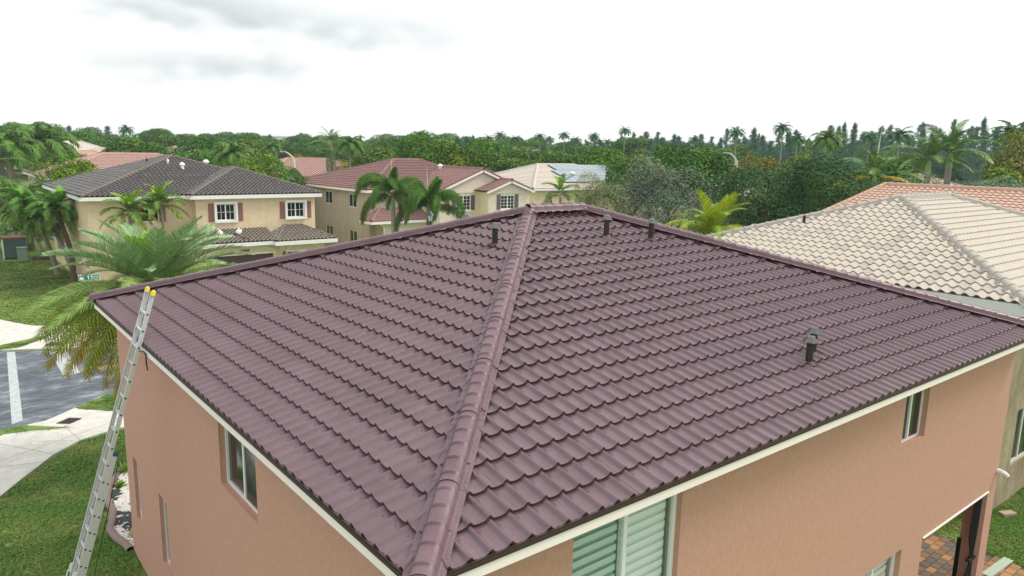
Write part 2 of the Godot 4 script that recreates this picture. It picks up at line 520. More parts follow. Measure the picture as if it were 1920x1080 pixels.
# One leaf-covered crown: overlapping lobes whose outer shells carry leaves. Coordinates about the crown's centre.
func crown_leaves(plant_seed: int, R: Vector3, lobes: int, leaves: int, size: float, base: Color, alt: Color, fine := 0.45, up := 0.35, wisp := 0.0) -> MB:
	rng.seed = plant_seed
	var mb := MB.new()
	var cs := []
	for k in lobes:
		var d := Vector3(rng.randfn(), rng.randfn() * 0.8 + 0.25, rng.randfn()).normalized()
		var rr := rng.randf_range(0.3, 0.46)
		var far := rng.randf_range(0.35, 0.74)
		cs.append([d * far, rr, tone(base.lerp(alt, rng.randf()), 0.22)])
	cs.append([Vector3.ZERO, 0.55, base])
	for k in leaves:
		var b: Array = cs[rng.randi() % cs.size()]
		var d := Vector3(rng.randfn(), rng.randfn(), rng.randfn()).normalized()
		if d.y < -0.3 and rng.randf() < 0.6: d.y = -d.y
		var p: Vector3 = b[0] + d * b[1] * (1.0 - 0.3 * rng.randf() * rng.randf() + wisp * rng.randf() * rng.randf())
		var deep := false
		for o in cs:
			if o != b and p.distance_to(o[0]) < o[1] * 0.72: deep = true
		if deep and rng.randf() < 0.85: continue
		p *= R
		mb.tint = tone((b[2] as Color) * 1.2, 0.42)
		var face := (d * 0.55 + Vector3.UP * (0.5 + up) + Vector3(rng.randfn(), rng.randfn(), rng.randfn()) * 0.42).normalized()
		var axis := face.cross(Vector3(rng.randfn(), rng.randfn(), rng.randfn())).normalized()
		var side := axis.cross(face).normalized()
		var L := size * rng.randf_range(0.6, 1.35)
		leaf(mb, p, axis, side, L, L * fine)
	return mb

func leaf(mb: MB, p: Vector3, axis: Vector3, side: Vector3, L: float, W: float) -> void:
	var nm := side.cross(axis).normalized()
	if nm.y < 0: nm = -nm
	var k := mb.v.size()
	var m := p + axis * L * 0.45
	mb.vert(p, nm); mb.vert(m + side * W * 0.5, (nm + side * 0.3).normalized()); mb.vert(p + axis * L - Vector3.UP * L * 0.12, nm); mb.vert(m - side * W * 0.5, (nm - side * 0.3).normalized())
	for q in ([0, 1, 2, 0, 2, 3] if nm.dot(axis.cross(side)) > 0 else [0, 2, 1, 0, 3, 2]): mb.i.append(k + q)

func casuarina_leaves(plant_seed: int, height: float, radius: float, leaves: int, base: Color) -> MB:
	rng.seed = plant_seed
	var mb := MB.new()
	var boughs := []
	for k in 80:
		var t := (k + rng.randf()) / 80.0 * 0.9 + 0.1
		var a := rng.randf() * TAU
		boughs.append([t, a, radius * (1.0 - t) ** 0.75 * rng.randf_range(0.45, 1.3) + 0.05, tone(base, 0.2)])
	for k in leaves:
		var b: Array = boughs[rng.randi() % boughs.size()]
		var s := rng.randf() ** 0.7
		var r: float = b[2] * s
		var p: Vector3 = Vector3(cos(b[1]) * r, b[0] * height + r * 0.55 + rng.randfn() * 0.2, sin(b[1]) * r) + Vector3(rng.randfn(), 0, rng.randfn()) * 0.2 * (1.05 - b[0])
		mb.tint = tone((b[3] as Color) * 1.9, 0.25)
		var axis := Vector3(rng.randfn() * 0.5, 0.9 + rng.randfn() * 0.4, rng.randfn() * 0.5).normalized()
		leaf(mb, p, axis, axis.cross(Vector3(rng.randfn(), 0, rng.randfn())).normalized(), rng.randf_range(0.5, 1.1) * (1.15 - 0.6 * b[0]), 0.09)
	return mb

func trunk_mesh(plant_seed: int, height: float, r: float, reach: float, limbs: int) -> MB:
	rng.seed = plant_seed
	var mb := MB.new()
	var fork := height * 0.4
	mb.tube(PackedVector3Array([Vector3(0, -0.1, 0), Vector3(0.05, fork * 0.5, 0.03), Vector3(0, fork, 0.05), Vector3(0.1, height * 0.7, 0)]), PackedFloat32Array([r * 1.25, r, r * 0.85, r * 0.4]), 8)
	for k in limbs:
		var a := TAU * k / limbs + rng.randf()
		var e := Vector3(cos(a) * reach * 0.7, height * rng.randf_range(0.6, 0.88), sin(a) * reach * 0.7)
		var s := Vector3(0, fork * rng.randf_range(0.8, 1.15), 0)
		mb.tube(PackedVector3Array([s, s.lerp(e, 0.5) + Vector3(0, 0.25, 0), e]), PackedFloat32Array([r * 0.55, r * 0.36, r * 0.12]), 6, false)
	return mb

func tree_model(called: String, plant_seed: int, h: float, r: float, leaves: int, size: float, base: Color, alt: Color, fine := 0.45, up := 0.35, lobes := 16, wisp := 0.0, low := 0.42) -> Node3D:
	var root := thing(called, called.replace("_", " "), "tree")
	part("trunk", trunk_mesh(plant_seed, h * 0.9, 0.16 + h * 0.012, r, 7), M.bark, root)
	var ry := h * (1.0 - low) * 0.52
	var cr := part("crown", crown_leaves(plant_seed + 1, Vector3(r, ry, r), lobes, leaves, size, base, alt, fine, up, wisp), M.leaf, root)
	cr.position.y = h - ry * 0.98
	root.set_meta("h", h); root.set_meta("r", r)
	return root

var models := {}
func tree(model: String, x: float, z: float, h: float, r: float, label: String, tint := "", group := "", turn := -1.0) -> Node3D:
	var src: Node3D = models[model]
	var size := Vector3(r / float(src.get_meta("r")), h / float(src.get_meta("h")), r / float(src.get_meta("r")))
	var a := turn if turn >= 0 else fposmod(x * 1.7 + z * 2.3, TAU)
	var o: Node3D
	if not src.has_meta("placed"):
		src.set_meta("placed", true)
		src.position = Vector3(x, 0, z); src.rotation.y = a; src.scale = size
		tag(src, label, "tree", group)
		o = src
	else:
		o = copy(src, Vector3(x, 0, z), a, size, label, group)
	if src.has_meta("palm"):
		for ch in o.get_children():
			if str(ch.name).begins_with("crown"): ch.scale = Vector3(1, size.x / size.y, 1)
	if tint == "" and not src.has_meta("palm"):
		tint = ["", "leaf_soft", "leaf_warm", "leaf_deep", "leaf_pale"][int(absf(x * 7.0 + z * 3.0)) % 5]
	if tint:
		for ch in o.get_children():
			if str(ch.name).begins_with("crown"): ch.material_override = M[tint]
	return o

# a palm frond that leaves the origin along +x, rising at a0 and curving down by `bend`
func frond_mesh(plant_seed: int, L: float, a0: float, bend: float, n: int, leaflet: float, w: float, vee: float, droop: float, base: Color, tips: Color, around := 0, bare := 0.1, stalk := Color(0.12, 0.14, 0.05)) -> ArrayMesh:
	rng.seed = plant_seed
	var mb := MB.new()
	var p := Vector3.ZERO
	var pts := PackedVector3Array()
	var dirs := PackedVector3Array()
	for k in n + 1:
		var s := float(k) / n
		var a := a0 - bend * pow(s, 1.35)
		var d := Vector3(cos(a), sin(a), 0.04 * sin(s * 5.0 + plant_seed)).normalized()
		pts.append(p); dirs.append(d)
		p += d * L / n
	mb.tint = stalk
	var rr := PackedFloat32Array()
	var rp := PackedVector3Array()
	for k in range(0, n + 1, maxi(1, n / 8)):
		rp.append(pts[k]); rr.append(lerpf(0.028, 0.006, float(k) / n) * (L / 2.5))
	mb.tube(rp, rr, 5, false)
	for k in range(int(n * bare), n + 1):
		var s := float(k) / n
		var t := dirs[k]
		var upv := Vector3(0, 0, 1).cross(t).normalized()
		var len0 := leaflet * pow(sin(PI * clampf(0.14 + 0.8 * s, 0, 1)), 0.7)
		var sides := 2 if around == 0 else around
		for q in sides:
			var out: Vector3
			if around == 0: out = Vector3(0, 0, 1.0 if q == 0 else -1.0) * cos(vee) + upv * sin(vee)
			else:
				var a := TAU * q / around + k * 0.7
				out = Vector3(0, 0, 1) * cos(a) + upv * sin(a)
			out = (out + Vector3(rng.randfn(), rng.randfn(), rng.randfn()) * 0.09).normalized()
			var dir := (out * 0.86 + t * (0.42 + 0.5 * s)).normalized()
			var ll := len0 * rng.randf_range(0.85, 1.1)
			mb.tint = tone(base.lerp(tips, rng.randf() * rng.randf()) * 1.45, 0.26)
			var m := pts[k] + dir * ll * 0.5 - Vector3.UP * droop * ll * 0.12
			var e := pts[k] + dir * ll * 0.93 - Vector3.UP * droop * ll * 0.6
			var ws := t * w * 0.5
			var nm := dir.cross(t).normalized()
			if nm.dot(upv) < 0: nm = -nm
			var c := mb.v.size()
			mb.vert(pts[k] - ws * 0.7, nm); mb.vert(pts[k] + ws * 0.7, nm); mb.vert(m + ws, nm); mb.vert(m - ws, nm); mb.vert(e, nm)
			for i in ([0, 1, 2, 0, 2, 3, 3, 2, 4] if nm.dot(dir.cross(t)) > 0 else [0, 2, 1, 0, 3, 2, 3, 4, 2]): mb.i.append(c + i)
	return mb.mesh(M.palm_leaf)

func palm_trunk(pts: PackedVector3Array, r0: float, r1: float, m: Material, root: Node3D) -> void:
	var mb := MB.new()
	var c := PackedVector3Array()
	var r := PackedFloat32Array()
	var n := 20
	for k in n + 1:
		var t := float(k) / n
		var f := t * (pts.size() - 1)
		var a := mini(int(f), pts.size() - 2)
		var p0 := pts[maxi(a - 1, 0)]
		var p3 := pts[mini(a + 2, pts.size() - 1)]
		c.append(pts[a].cubic_interpolate(pts[a + 1], p0, p3, f - a))
		r.append(lerpf(r0, r1, t) * (1.0 + (0.06 if k % 2 == 0 else -0.03)) * (1.25 if k == 0 else 1.0))
	mb.tube(c, r, 10)
	part("trunk", mb, m, root)

# rings: [count, mesh key list, start angle]; every frond a part
func palm_head(root: Node3D, top: Vector3, meshes: Array, counts: Array, palm_seed: int, scale := 1.0, merged := false) -> void:
	rng.seed = palm_seed
	var am: MB
	for g in meshes.size():
		for k in counts[g]:
			var a: float = TAU * (k + 0.5 * (g % 2) + rng.randf_range(-0.22, 0.22)) / counts[g] + g * 0.7 + palm_seed
			var b := Basis(Vector3.UP, a) * Basis(Vector3.RIGHT, rng.randf_range(-0.4, 0.4)) * Basis(Vector3.BACK, rng.randf_range(-0.2, 0.2))
			shaped("frond", meshes[g], root, Transform3D(b.scaled(Vector3.ONE * scale * rng.randf_range(0.88, 1.08)), top + Vector3.UP * (0.12 * (meshes.size() - g))))

func simple_palm_model(called: String, palm_seed: int, h: float, L: float, fronds: int, base: Color, droop: float, bark: String) -> Node3D:   # far palms: one crown mesh
	var root := thing(called, called.replace("_", " "), "palm tree")
	palm_trunk(PackedVector3Array([Vector3.ZERO, Vector3(0.15, h * 0.5, 0.1), Vector3(0, h, 0)]), 0.22, 0.14, M[bark], root)
	var am := ArrayMesh.new()
	var all := MB.new()
	for k in fronds:
		rng.seed = palm_seed + k
		var t := float(k) / fronds
		var a0 := lerpf(1.25, -0.15, pow(t, 0.8)) + rng.randf_range(-0.15, 0.15)
		var one := MB.new()
		var src := frond_mesh(palm_seed * 3 + k, L, a0, 1.2 + droop * 0.5, 16, L * 0.34, L * 0.075, 0.35, droop, base, base * 1.5)
		var arr := src.surface_get_arrays(0)
		one.v = arr[Mesh.ARRAY_VERTEX]; one.n = arr[Mesh.ARRAY_NORMAL]; one.c = arr[Mesh.ARRAY_COLOR]; one.i = arr[Mesh.ARRAY_INDEX]
		all.add(one, Transform3D(Basis(Vector3.UP, k * 2.4), Vector3.ZERO))
	part("crown", all, M.far_leaf, root).position.y = h
	root.set_meta("palm", true)
	root.set_meta("h", h); root.set_meta("r", L)
	return root

# ------------------------------------------------------------------ setting
func outline(a: Array) -> PackedVector2Array:
	var p := PackedVector2Array()
	for k in a.size() / 2: p.append(Vector2(a[k * 2], a[k * 2 + 1]))
	return p

func sheet(called: String, pts: Array, y0: float, y1: float, m: Material, label: String) -> MeshInstance3D:
	var mb := MB.new()
	mb.poly(outline(pts), y0, y1)
	return structure(called, mb, m, label)

func scatter(called: String, am: Mesh, xs: Array, label: String, category: String, colours := PackedColorArray()) -> void:
	var mm := MultiMesh.new()
	mm.transform_format = MultiMesh.TRANSFORM_3D
	mm.use_colors = colours.size() > 0
	mm.mesh = am
	mm.instance_count = xs.size()
	for k in xs.size():
		mm.set_instance_transform(k, xs[k])
		if colours.size(): mm.set_instance_color(k, colours[k])
	var o := MultiMeshInstance3D.new()
	o.multimesh = mm
	hang(o, called)
	tag(o, label, category, "", "stuff")

func tuft_mesh(blades: int, h: float, spread: float) -> ArrayMesh:
	var mb := MB.new()
	for k in blades:
		var a := rng.randf() * TAU
		var b := Vector3(rng.randf_range(-spread, spread), 0, rng.randf_range(-spread, spread))
		var d := Vector3(cos(a), 0, sin(a))
		var l := h * rng.randf_range(0.6, 1.3)
		mb.tint = tone(Color(0.1, 0.205, 0.034), 0.3)
		var s := Vector3(-d.z, 0, d.x) * 0.012
		var m := b + Vector3.UP * l * 0.5 + d * l * 0.4
		var e := b + Vector3.UP * l * 0.62 + d * l * 1.1
		var c := mb.v.size()
		for p in [b - s, b + s, m + s, m - s, e]: mb.vert(p, (Vector3.UP + d * 0.15).normalized())
		for i in [0, 2, 1, 0, 3, 2, 3, 4, 2]: mb.i.append(c + i)
	return mb.mesh(M.leaf)

func lawn(called: String, area: PackedVector2Array, per_m2: float, h: float, label: String, lawn_seed: int, holes := [], wash := Color.WHITE) -> void:
	rng.seed = lawn_seed
	var lo := area[0]
	var hi := area[0]
	for p in area:
		lo = lo.min(p); hi = hi.max(p)
	var xs := []
	var cs := PackedColorArray()
	var f := FastNoiseLite.new()
	f.seed = lawn_seed; f.frequency = 0.45
	var tuft := tuft_mesh(9, h, 0.07)
	for k in int((hi.x - lo.x) * (hi.y - lo.y) * per_m2):
		var p := Vector2(rng.randf_range(lo.x, hi.x), rng.randf_range(lo.y, hi.y))
		if not Geometry2D.is_point_in_polygon(p, area): continue
		var bad := false
		for q in holes:
			if Geometry2D.is_point_in_polygon(p, q): bad = true
		if bad: continue
		var t := f.get_noise_2d(p.x, p.y)
		if t < -0.4 and rng.randf() < 0.5: continue
		var s := rng.randf_range(0.7, 1.25) * (1.0 + t * 0.5)
		xs.append(Transform3D(Basis(Vector3.UP, rng.randf() * TAU).scaled(Vector3(s, s, s)), Vector3(p.x, 0.0, p.y)))
		var dry := clampf(0.25 - t * 2.0 + rng.randf_range(-0.3, 0.35), 0.0, 1.3)
		cs.append(Color(1.0 + dry * 0.9, 1.0 + dry * 0.25, 1.0 + dry * 0.9) * wash)
	scatter(called, tuft, xs, label, "grass", cs)

func make_setting() -> void:
	var g := MB.new()
	g.quad(Vector3(-900, 0, 900), Vector3(1500, 0, 900), Vector3(1500, 0, -1500), Vector3(-900, 0, -1500))
	structure("ground", g, M.grass_ground, "flat grassy ground under the whole neighbourhood")
	sheet("road", [-40, -36.8, -0.6, -35.5, 1.86, -34.05, 60, -33.6, 60, -26.2, 2.37, -26.15, 0.86, -25.1, -0.15, -24.25, -1.46, -24.05, -3.5, -22.2, -6.2, -18.0, -8.2, -8.0, -8.6, 12, -18, 12, -18, -20, -40, -25], -0.02, 0.006, M.asphalt, "patched grey asphalt road junction left of the house")
	sheet("pavement", [-40, -48.5, -8, -45.6, -0.04, -42.7, 0.6, -41.3, 1.16, -40.2, 2.8, -39.0, 6, -38.4, 60, -38.2, 60, -34.0, 12, -34.0, 1.86, -34.2, 0.7, -34.95, -0.6, -35.6, -8, -36.4, -40, -37.5], -0.02, 0.05, M.concrete, "white concrete pavement and apron across the road")
	sheet("pavement", [-8.0, -9.0, -6.4, -9.0, -4.6, -13.2, -3.1, -16.3, -1.9, -18.4, -1.33, -19.3, -0.35, -20.75, 0.49, -21.55, 1.48, -21.92, 3.0, -22.1, 30, -22.2, 30, -23.9, 1.9, -23.95, 0.98, -24.78, 0.86, -25.0, -0.15, -24.15, -1.4, -23.95, -3.3, -22.1, -6.0, -17.9, -8.0, -9.5], -0.02, 0.05, M.concrete, "curved pale concrete pavement beside the near lawn")
	# grass wedges in the concrete
	sheet("verge", [-6, -37.2, -3, -37.0, -0.5, -36.5, 0.5, -37.0, 1.68, -37.6, 1.1, -36.6, 0.12, -35.55, -0.6, -35.62, -3, -36.0, -6, -36.6], 0.0, 0.06, M.grass_ground, "long grass wedge between the far pavement and its apron")
	sheet("verge", [-3.2, -22.35, -1.42, -23.95, -0.85, -24.1, -0.2, -23.5, 0.42, -22.95, -0.05, -23.1, -0.7, -23.35, -1.4, -23.5, -2.9, -21.9], 0.0, 0.06, M.grass_ground, "small grass wedge at the edge of the near pavement")
	sheet("verge", [0.9, -25.08, 2.37, -26.1, 30, -26.1, 30, -23.95, 2.3, -23.75, 1.77, -23.95, 0.98, -24.75], 0.0, 0.06, M.grass_ground, "grass strip between the near pavement and the road")
	# painted marks
	var st := MB.new()
	st.poly(outline([-0.36, -35.15, -0.06, -34.98, -0.76, -24.75, -1.1, -24.5]), 0.0, 0.010)
	structure("crosswalk_line", st, M.road_white, "long white crossing line painted across the road")
	var sb := MB.new()
	sb.poly(outline([1.18, -34.15, 1.84, -34.15, 1.76, -29.8, 1.14, -29.75]), 0.0, 0.010)
	var bar := structure("stop_line", sb, M.road_white, "wide cracked white stop bar painted on the far lane")
	rng.seed = 5
	for k in 5:
		var cr := MB.new()
		var p := Vector3(1.5 + rng.randf_range(-0.15, 0.15), 0.0115, -33.9 + k * 0.85)
		for q in 4:
			var e := p + Vector3(rng.randf_range(-0.22, 0.22), 0, rng.randf_range(0.14, 0.34))
			e.x = clampf(e.x, 1.22, 1.72)
			cr.bar(p, e, 0.03, 0.003)
			p = e
		part("crack", cr, M.crack, bar)
	var yl := MB.new()
	for o in [0.0, -0.28]:
		yl.poly(outline([1.85, -30.02 + o, 40, -30.6 + o, 40, -30.48 + o, 1.85, -29.9 + o]), 0.0, 0.010)
	structure("centre_line", yl, M.yellow_line, "double yellow centre line of the road")
	# joints in the pavement
	var jo := MB.new()
	for e in [[-3.5, -21.0, -0.63, -20.28], [-1.75, -22.9, -0.35, -20.75], [-0.59, -22.19, 0.28, -21.6], [-0.85, -23.3, 0.3, -22.9], [-3.3, -22.0, -2.3, -17.6], [0.3, -22.9, 0.49, -21.55], [1.9, -23.95, 1.75, -21.95], [-1.7, -21.1, 1.9, -22.8]]:
		jo.bar(Vector3(e[0], 0.0515, e[1]), Vector3(e[2], 0.0515, e[3]), 0.02, 0.004)
	structure("pavement_joint", jo, M.joint, "thin joints scored into the near pavement")
	for d in [[0.10, -23.62, 0.50, -23.93, 0.92, -23.72, 0.46, -23.32], [1.18, -35.4, 1.5, -35.75, 1.95, -35.15, 1.6, -34.9]]:
		var near: bool = d[1] > -30
		var t := thing("storm_drain", "brown slatted drain grate set in the near pavement" if near else "small dark drain grate in the far apron", "drain grate", Vector3(d[0], 0.05, d[1]))
		var o := Vector3(d[0], 0, d[1])
		var A := Vector3(d[2], 0.004, d[3]) - o
		var C := Vector3(d[6], 0.004, d[7]) - o
		A.y = 0.006; C.y = 0.006
		var fr := MB.new()
		fr.quad(Vector3(0, 0.004, 0), C * 1.0, A + C - Vector3(0, 0.006, 0), A)
		fr.quad(Vector3(0, 0.005, 0), A, A + C - Vector3(0, 0.006, 0), C)
		part("pit", fr, M.black, t)
		for k in 9:
			var s := MB.new()
			var f := k / 8.0
			s.bar(A * f + Vector3(0, 0.012, 0), A * f + C + Vector3(0, 0.012, 0), 0.03, 0.012)
			part("slat", s, M.grate, t)
	# lawns
	lawn("grass", outline([-3.0, -16.0, -1.9, -18.3, -1.33, -19.2, -0.35, -20.65, 0.49, -21.45, 1.48, -21.85, 4, -22, 4, -13, 0.35, -13, 0.35, -9, -3, -9]), 210.0, 0.05, "mown lawn grass beside the house and ladder", 41, [outline([0.34, -13.3, 0.0, -14.6, 0.2, -16.0, 0.3, -17.0, 1.0, -18.4, 4, -18.9, 4, -13.3])])
	lawn("grass", outline([16.9, -2.2, 24, -2.2, 24, 0.6, 16.9, 0.6]), 220.0, 0.05, "dark lawn grass past the brick patio", 43)
	lawn("grass", outline([-4, -44.3, -0.04, -42.8, 1.16, -40.4, 2.8, -39.1, 5.3, -38.6, 5.3, -66, -4, -66]), 60.0, 0.06, "wide lawn grass across the road", 47, [], Color(1.5, 1.2, 1.5))
	lawn("grass", outline([0.92, -25.06, 2.37, -26.05, 5, -26.05, 5, -23.9, 2.3, -23.8, 1.77, -24.0, 1.0, -24.75]), 130.0, 0.12, "roadside grass on the strip between pavement and road", 49)
	lawn("grass", outline([-3, -36.95, -0.5, -36.4, 0.5, -36.9, 1.68, -37.5, 1.1, -36.6, 0.12, -35.6, -0.6, -35.65, -3, -36.05]), 130.0, 0.13, "longer grass growing on the far wedge", 53)
	lawn("grass", outline([-1.42, -23.9, -0.85, -24.05, -0.2, -23.5, 0.4, -22.98, -0.05, -23.1, -0.7, -23.35, -1.4, -23.5]), 170.0, 0.12, "tufts of grass on the near wedge", 59)
	lawn("grass", outline([10, -2.1, 16.9, -2.1, 16.9, -3.6, 10, -3.6]), 1.0, 0.05, "stray grass at the edge of the patio", 61)
	# brick patio: every paver a piece
	var patio := MB.new()
	patio.poly(outline([11.0, -3.6, 16.85, -3.6, 16.85, 1.6, 11.0, 1.6]), -0.02, 0.02)
	var pt := structure("patio", patio, M.soil, "brown and ochre paver patio at the house corner")
	rng.seed = 77
	var pm := []
	for k in 5:
		var mb := MB.new()
		var s := Vector2(0.285, 0.185)
		mb.quad(Vector3(-s.x / 2 + 0.01, 0.02, s.y / 2 - 0.01), Vector3(s.x / 2 - 0.01, 0.02, s.y / 2 - 0.01), Vector3(s.x / 2 - 0.01, 0.02, -s.y / 2 + 0.01), Vector3(-s.x / 2 + 0.01, 0.02, -s.y / 2 + 0.01))
		for e in 4:
			var a := Basis(Vector3.UP, e * PI / 2)
			var hx := s.x / 2 if e % 2 == 0 else s.y / 2
			var hz := s.y / 2 if e % 2 == 0 else s.x / 2
			mb.quad(a * Vector3(-hx, 0.008, hz), a * Vector3(hx, 0.008, hz), a * Vector3(hx - 0.01, 0.02, hz - 0.01), a * Vector3(-hx + 0.01, 0.02, hz - 0.01))
			mb.quad(a * Vector3(-hx, -0.02, hz), a * Vector3(hx, -0.02, hz), a * Vector3(hx, 0.008, hz), a * Vector3(-hx, 0.008, hz))
		pm.append(mb.mesh(M["paver_%d" % k]))
	var row := 0
	var z := -2.75
	while z < 1.2:
		var x := 13.3 + (0.145 if row % 2 else 0.0)
		while x < 16.75:
			if not (x > 15.4 and z > 0.9):
				shaped("paver", pm[rng.randi() % 5], pt, Transform3D(Basis(Vector3.UP, rng.randf_range(-0.012, 0.012)), Vector3(x, 0.03 + rng.randf_range(-0.003, 0.003), z)))
			x += 0.295
		z += 0.195
		row += 1

# ------------------------------------------------------------------ the main house
func vent(parent: Node3D, x: float, z: float, y: float, h: float) -> void:
	var mb := MB.new()
	mb.tube(PackedVector3Array([Vector3(x, y - 0.12, z), Vector3(x, y + h, z)]), PackedFloat32Array([0.055, 0.055]), 12)
	var v := part("vent_pipe", mb, M.vent_pipe, parent)
	var f := MB.new()
	f.tube(PackedVector3Array([Vector3(x, y - 0.06, z), Vector3(x, y - 0.005, z)]), PackedFloat32Array([0.11, 0.06]), 12, false)
	part("flashing", f, M.roof_lip, v)
	var hd := MB.new()
	var top := y + h
	for k in 6:
		var a := TAU * k / 6 + 0.35
		var b := TAU * (k + 1) / 6 + 0.35
		var p := Vector3(x + cos(b) * 0.118, top - 0.03, z + sin(b) * 0.135)
		var q := Vector3(x + cos(a) * 0.118, top - 0.03, z + sin(a) * 0.135)
		var r := Vector3(x + cos(a) * 0.06, top + 0.055, z + sin(a) * 0.06)
		var s := Vector3(x + cos(b) * 0.06, top + 0.055, z + sin(b) * 0.06)
		hd.quad(p, q, r, s)
		hd.tri(s, r, Vector3(x, top + 0.072, z))
		hd.tri(q, p, Vector3(x, top + 0.0, z))
	part("hood", hd, M.vent_hood, v)

func make_house() -> void:
	var h := thing("terracotta_house", "two-storey terracotta house under a new brown metal tile roof", "house")
	var top := EAVE + HALF * PITCH
	var F := Vector3(0, EAVE, 0)
	var L := Vector3(0, EAVE, BACK)
	var Rc := Vector3(HALF * 2 + RIDGE, EAVE, 0)
	var Bc := Vector3(HALF * 2 + RIDGE, EAVE, BACK)
	var P1 := Vector3(HALF, top, -HALF)
	var P2 := Vector3(HALF + RIDGE, top, -HALF)
	# walls
	wall("wall", Vector3(0.35, 0, -13.4), Vector3.BACK, Vector3.LEFT, 13.05, 5.96, [[7.13, 4.43, 8.70, 5.66], [0.70, 1.12, 1.18, 2.63], [2.95, 1.12, 3.52, 2.63]], M.terracotta, h)
	wall("wall", Vector3(0.35, 0, -0.35), Vector3.RIGHT, Vector3.BACK, 14.58, 5.96, [[1.75, 4.2, 3.52, 5.66], [9.44, 4.69, 10.36, 5.66], [8.3, 1.0, 10.02, 2.63], [10.91, 0.0, 14.15, 2.56]], M.terracotta, h)
	wall("wall", Vector3(14.93, 0, -0.35), Vector3.FORWARD, Vector3.RIGHT, 13.05, 5.96, [[0.33, 0.0, 3.25, 2.56]], M.terracotta, h)
	wall("wall", Vector3(14.93, 0, -13.4), Vector3.LEFT, Vector3.FORWARD, 14.58, 5.96, [], M.terracotta, h)
	var lan := MB.new()
	lan.box(Vector3(11.0, 2.58, -3.8), Vector3(14.72, 2.68, -0.56))
	lan.box(Vector3(11.0, 0, -3.8), Vector3(14.72, 2.578, -3.62))
	lan.box(Vector3(11.0, 0, -3.618), Vector3(11.12, 2.578, -0.56))
	lan.box(Vector3(14.5, 0, -0.76), Vector3(14.728, 2.578, -0.552))
	part("porch_wall", lan, M.terracotta, h)
	var tr := MB.new()
	tr.box(Vector3(11.26, 2.535, -0.352), Vector3(14.5, 2.56, -0.325))
	part("screen_track", tr, M.white, h)
	# eaves
	var fa := MB.new()
	var x1 := HALF * 2 + RIDGE
	fa.box(Vector3(0.0, 5.885, BACK), Vector3(0.03, 6.0, 0.0))
	fa.box(Vector3(0.03, 5.885, -0.03), Vector3(x1, 6.0, 0.0))
	fa.box(Vector3(x1 - 0.03, 5.885, BACK), Vector3(x1, 6.0, -0.03))
	fa.box(Vector3(0.03, 5.885, BACK), Vector3(x1 - 0.03, 6.0, BACK + 0.03))
	part("fascia", fa, M.cream_trim, h)
	var so := MB.new()
	so.box(Vector3(0.03, 5.89, BACK + 0.03), Vector3(x1 - 0.03, 5.91, -0.03))
	part("soffit", so, M.cream_trim, h)
	var dr := MB.new()
	for e in [[5.998, 6.032, 0.016], [6.034, 6.052, 0.004]]:
		dr.box(Vector3(-e[2], e[0], BACK - e[2]), Vector3(0.03, e[1], e[2]))
		dr.box(Vector3(0.03, e[0], -0.03), Vector3(x1 + e[2], e[1], e[2]))
		dr.box(Vector3(x1 - 0.03, e[0], BACK), Vector3(x1 + e[2], e[1], -0.03))
	part("drip_edge", dr, M.brown_trim, h)
	# roof: deck, then every metal tile sheet
	var dk := MB.new()
	var dn := Vector3(0, -0.112, 0)
	dk.quad(F + dn, Rc + dn, P2 + dn, P1 + dn); dk.tri(L + dn, F + dn, P1 + dn)
	dk.tri(Rc + dn, Bc + dn, P2 + dn); dk.quad(Bc + dn, L + dn, P1 + dn, P2 + dn)
	var roof := part("roof", dk, M.brown_trim, h)
	var prof := PackedVector2Array([Vector2(0.0, 0.054), Vector2(0.04, 0.0535), Vector2(0.065, 0.043), Vector2(0.1, 0.040), Vector2(0.14, 0.0225), Vector2(0.21, 0.0115), Vector2(0.3, 0.0055), Vector2(0.4, 0.0015), Vector2(0.5, 0.0), Vector2(0.6, 0.0015), Vector2(0.7, 0.0055), Vector2(0.79, 0.0115), Vector2(0.86, 0.0225), Vector2(0.9, 0.040), Vector2(0.935, 0.043), Vector2(0.96, 0.0535)])
	var w := 0.22832
	var shades := []
	for k in 3:
		var m: StandardMaterial3D = M.roof_metal.duplicate()
		m.albedo_color = Color(1, 1, 1) * [1.0, 0.975, 0.95][k]
		m.albedo_color.a = 1.0
		shades.append(m)
	rng.seed = 9
	for face in 2:
		var E0 := F if face == 0 else L
		var E1 := Rc if face == 0 else F
		var T1 := P2 if face == 0 else P1
		var T0 := P1
		var phase := 0.0852 if face == 0 else 0.0317
		var wide := E0.distance_to(E1)
		var length := HALF / cos(atan(PITCH))
		for r in 21:
			var f := clampf(r * 0.35 / length, 0, 1)
			var a := lerpf(0.0, HALF, f)
			var b := lerpf(wide, wide - HALF, f)
			var cut: float = phase + w * (floor(a / w) - 1 - (r * 7 % 6) + 0.5)
			while cut < b:
				var ua := maxf(cut, 0.0)
				var ub: float = cut + w * 6
				cut = ub
				if ub <= a + 0.03 or ua >= b - 0.03: continue
				var topm := MB.new()
				var lip := MB.new()
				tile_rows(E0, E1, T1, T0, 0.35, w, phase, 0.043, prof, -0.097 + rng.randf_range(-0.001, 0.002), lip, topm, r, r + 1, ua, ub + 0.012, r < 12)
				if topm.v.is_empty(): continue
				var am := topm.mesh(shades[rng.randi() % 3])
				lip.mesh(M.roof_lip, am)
				shaped("roof_panel", am, roof)
	# back slopes, plain courses out of the photograph's sight
	var bt := MB.new()
	var bl := MB.new()
	tile_rows(Bc, L, P1, P2, 0.35, w, 0.05, 0.03, barrel(0.034, 4), -0.064, bl, bt)
	tile_rows(Rc, Bc, P2, P2, 0.35, w, 0.05, 0.03, barrel(0.034, 4), -0.064, bl, bt)
	var bam := bt.mesh(M.roof_metal)
	bl.mesh(M.roof_lip, bam)
	tag(shaped("rear_roof_panels", bam, roof), "", "", "", "stuff")
	var dy := Vector3(0, -0.02, 0)
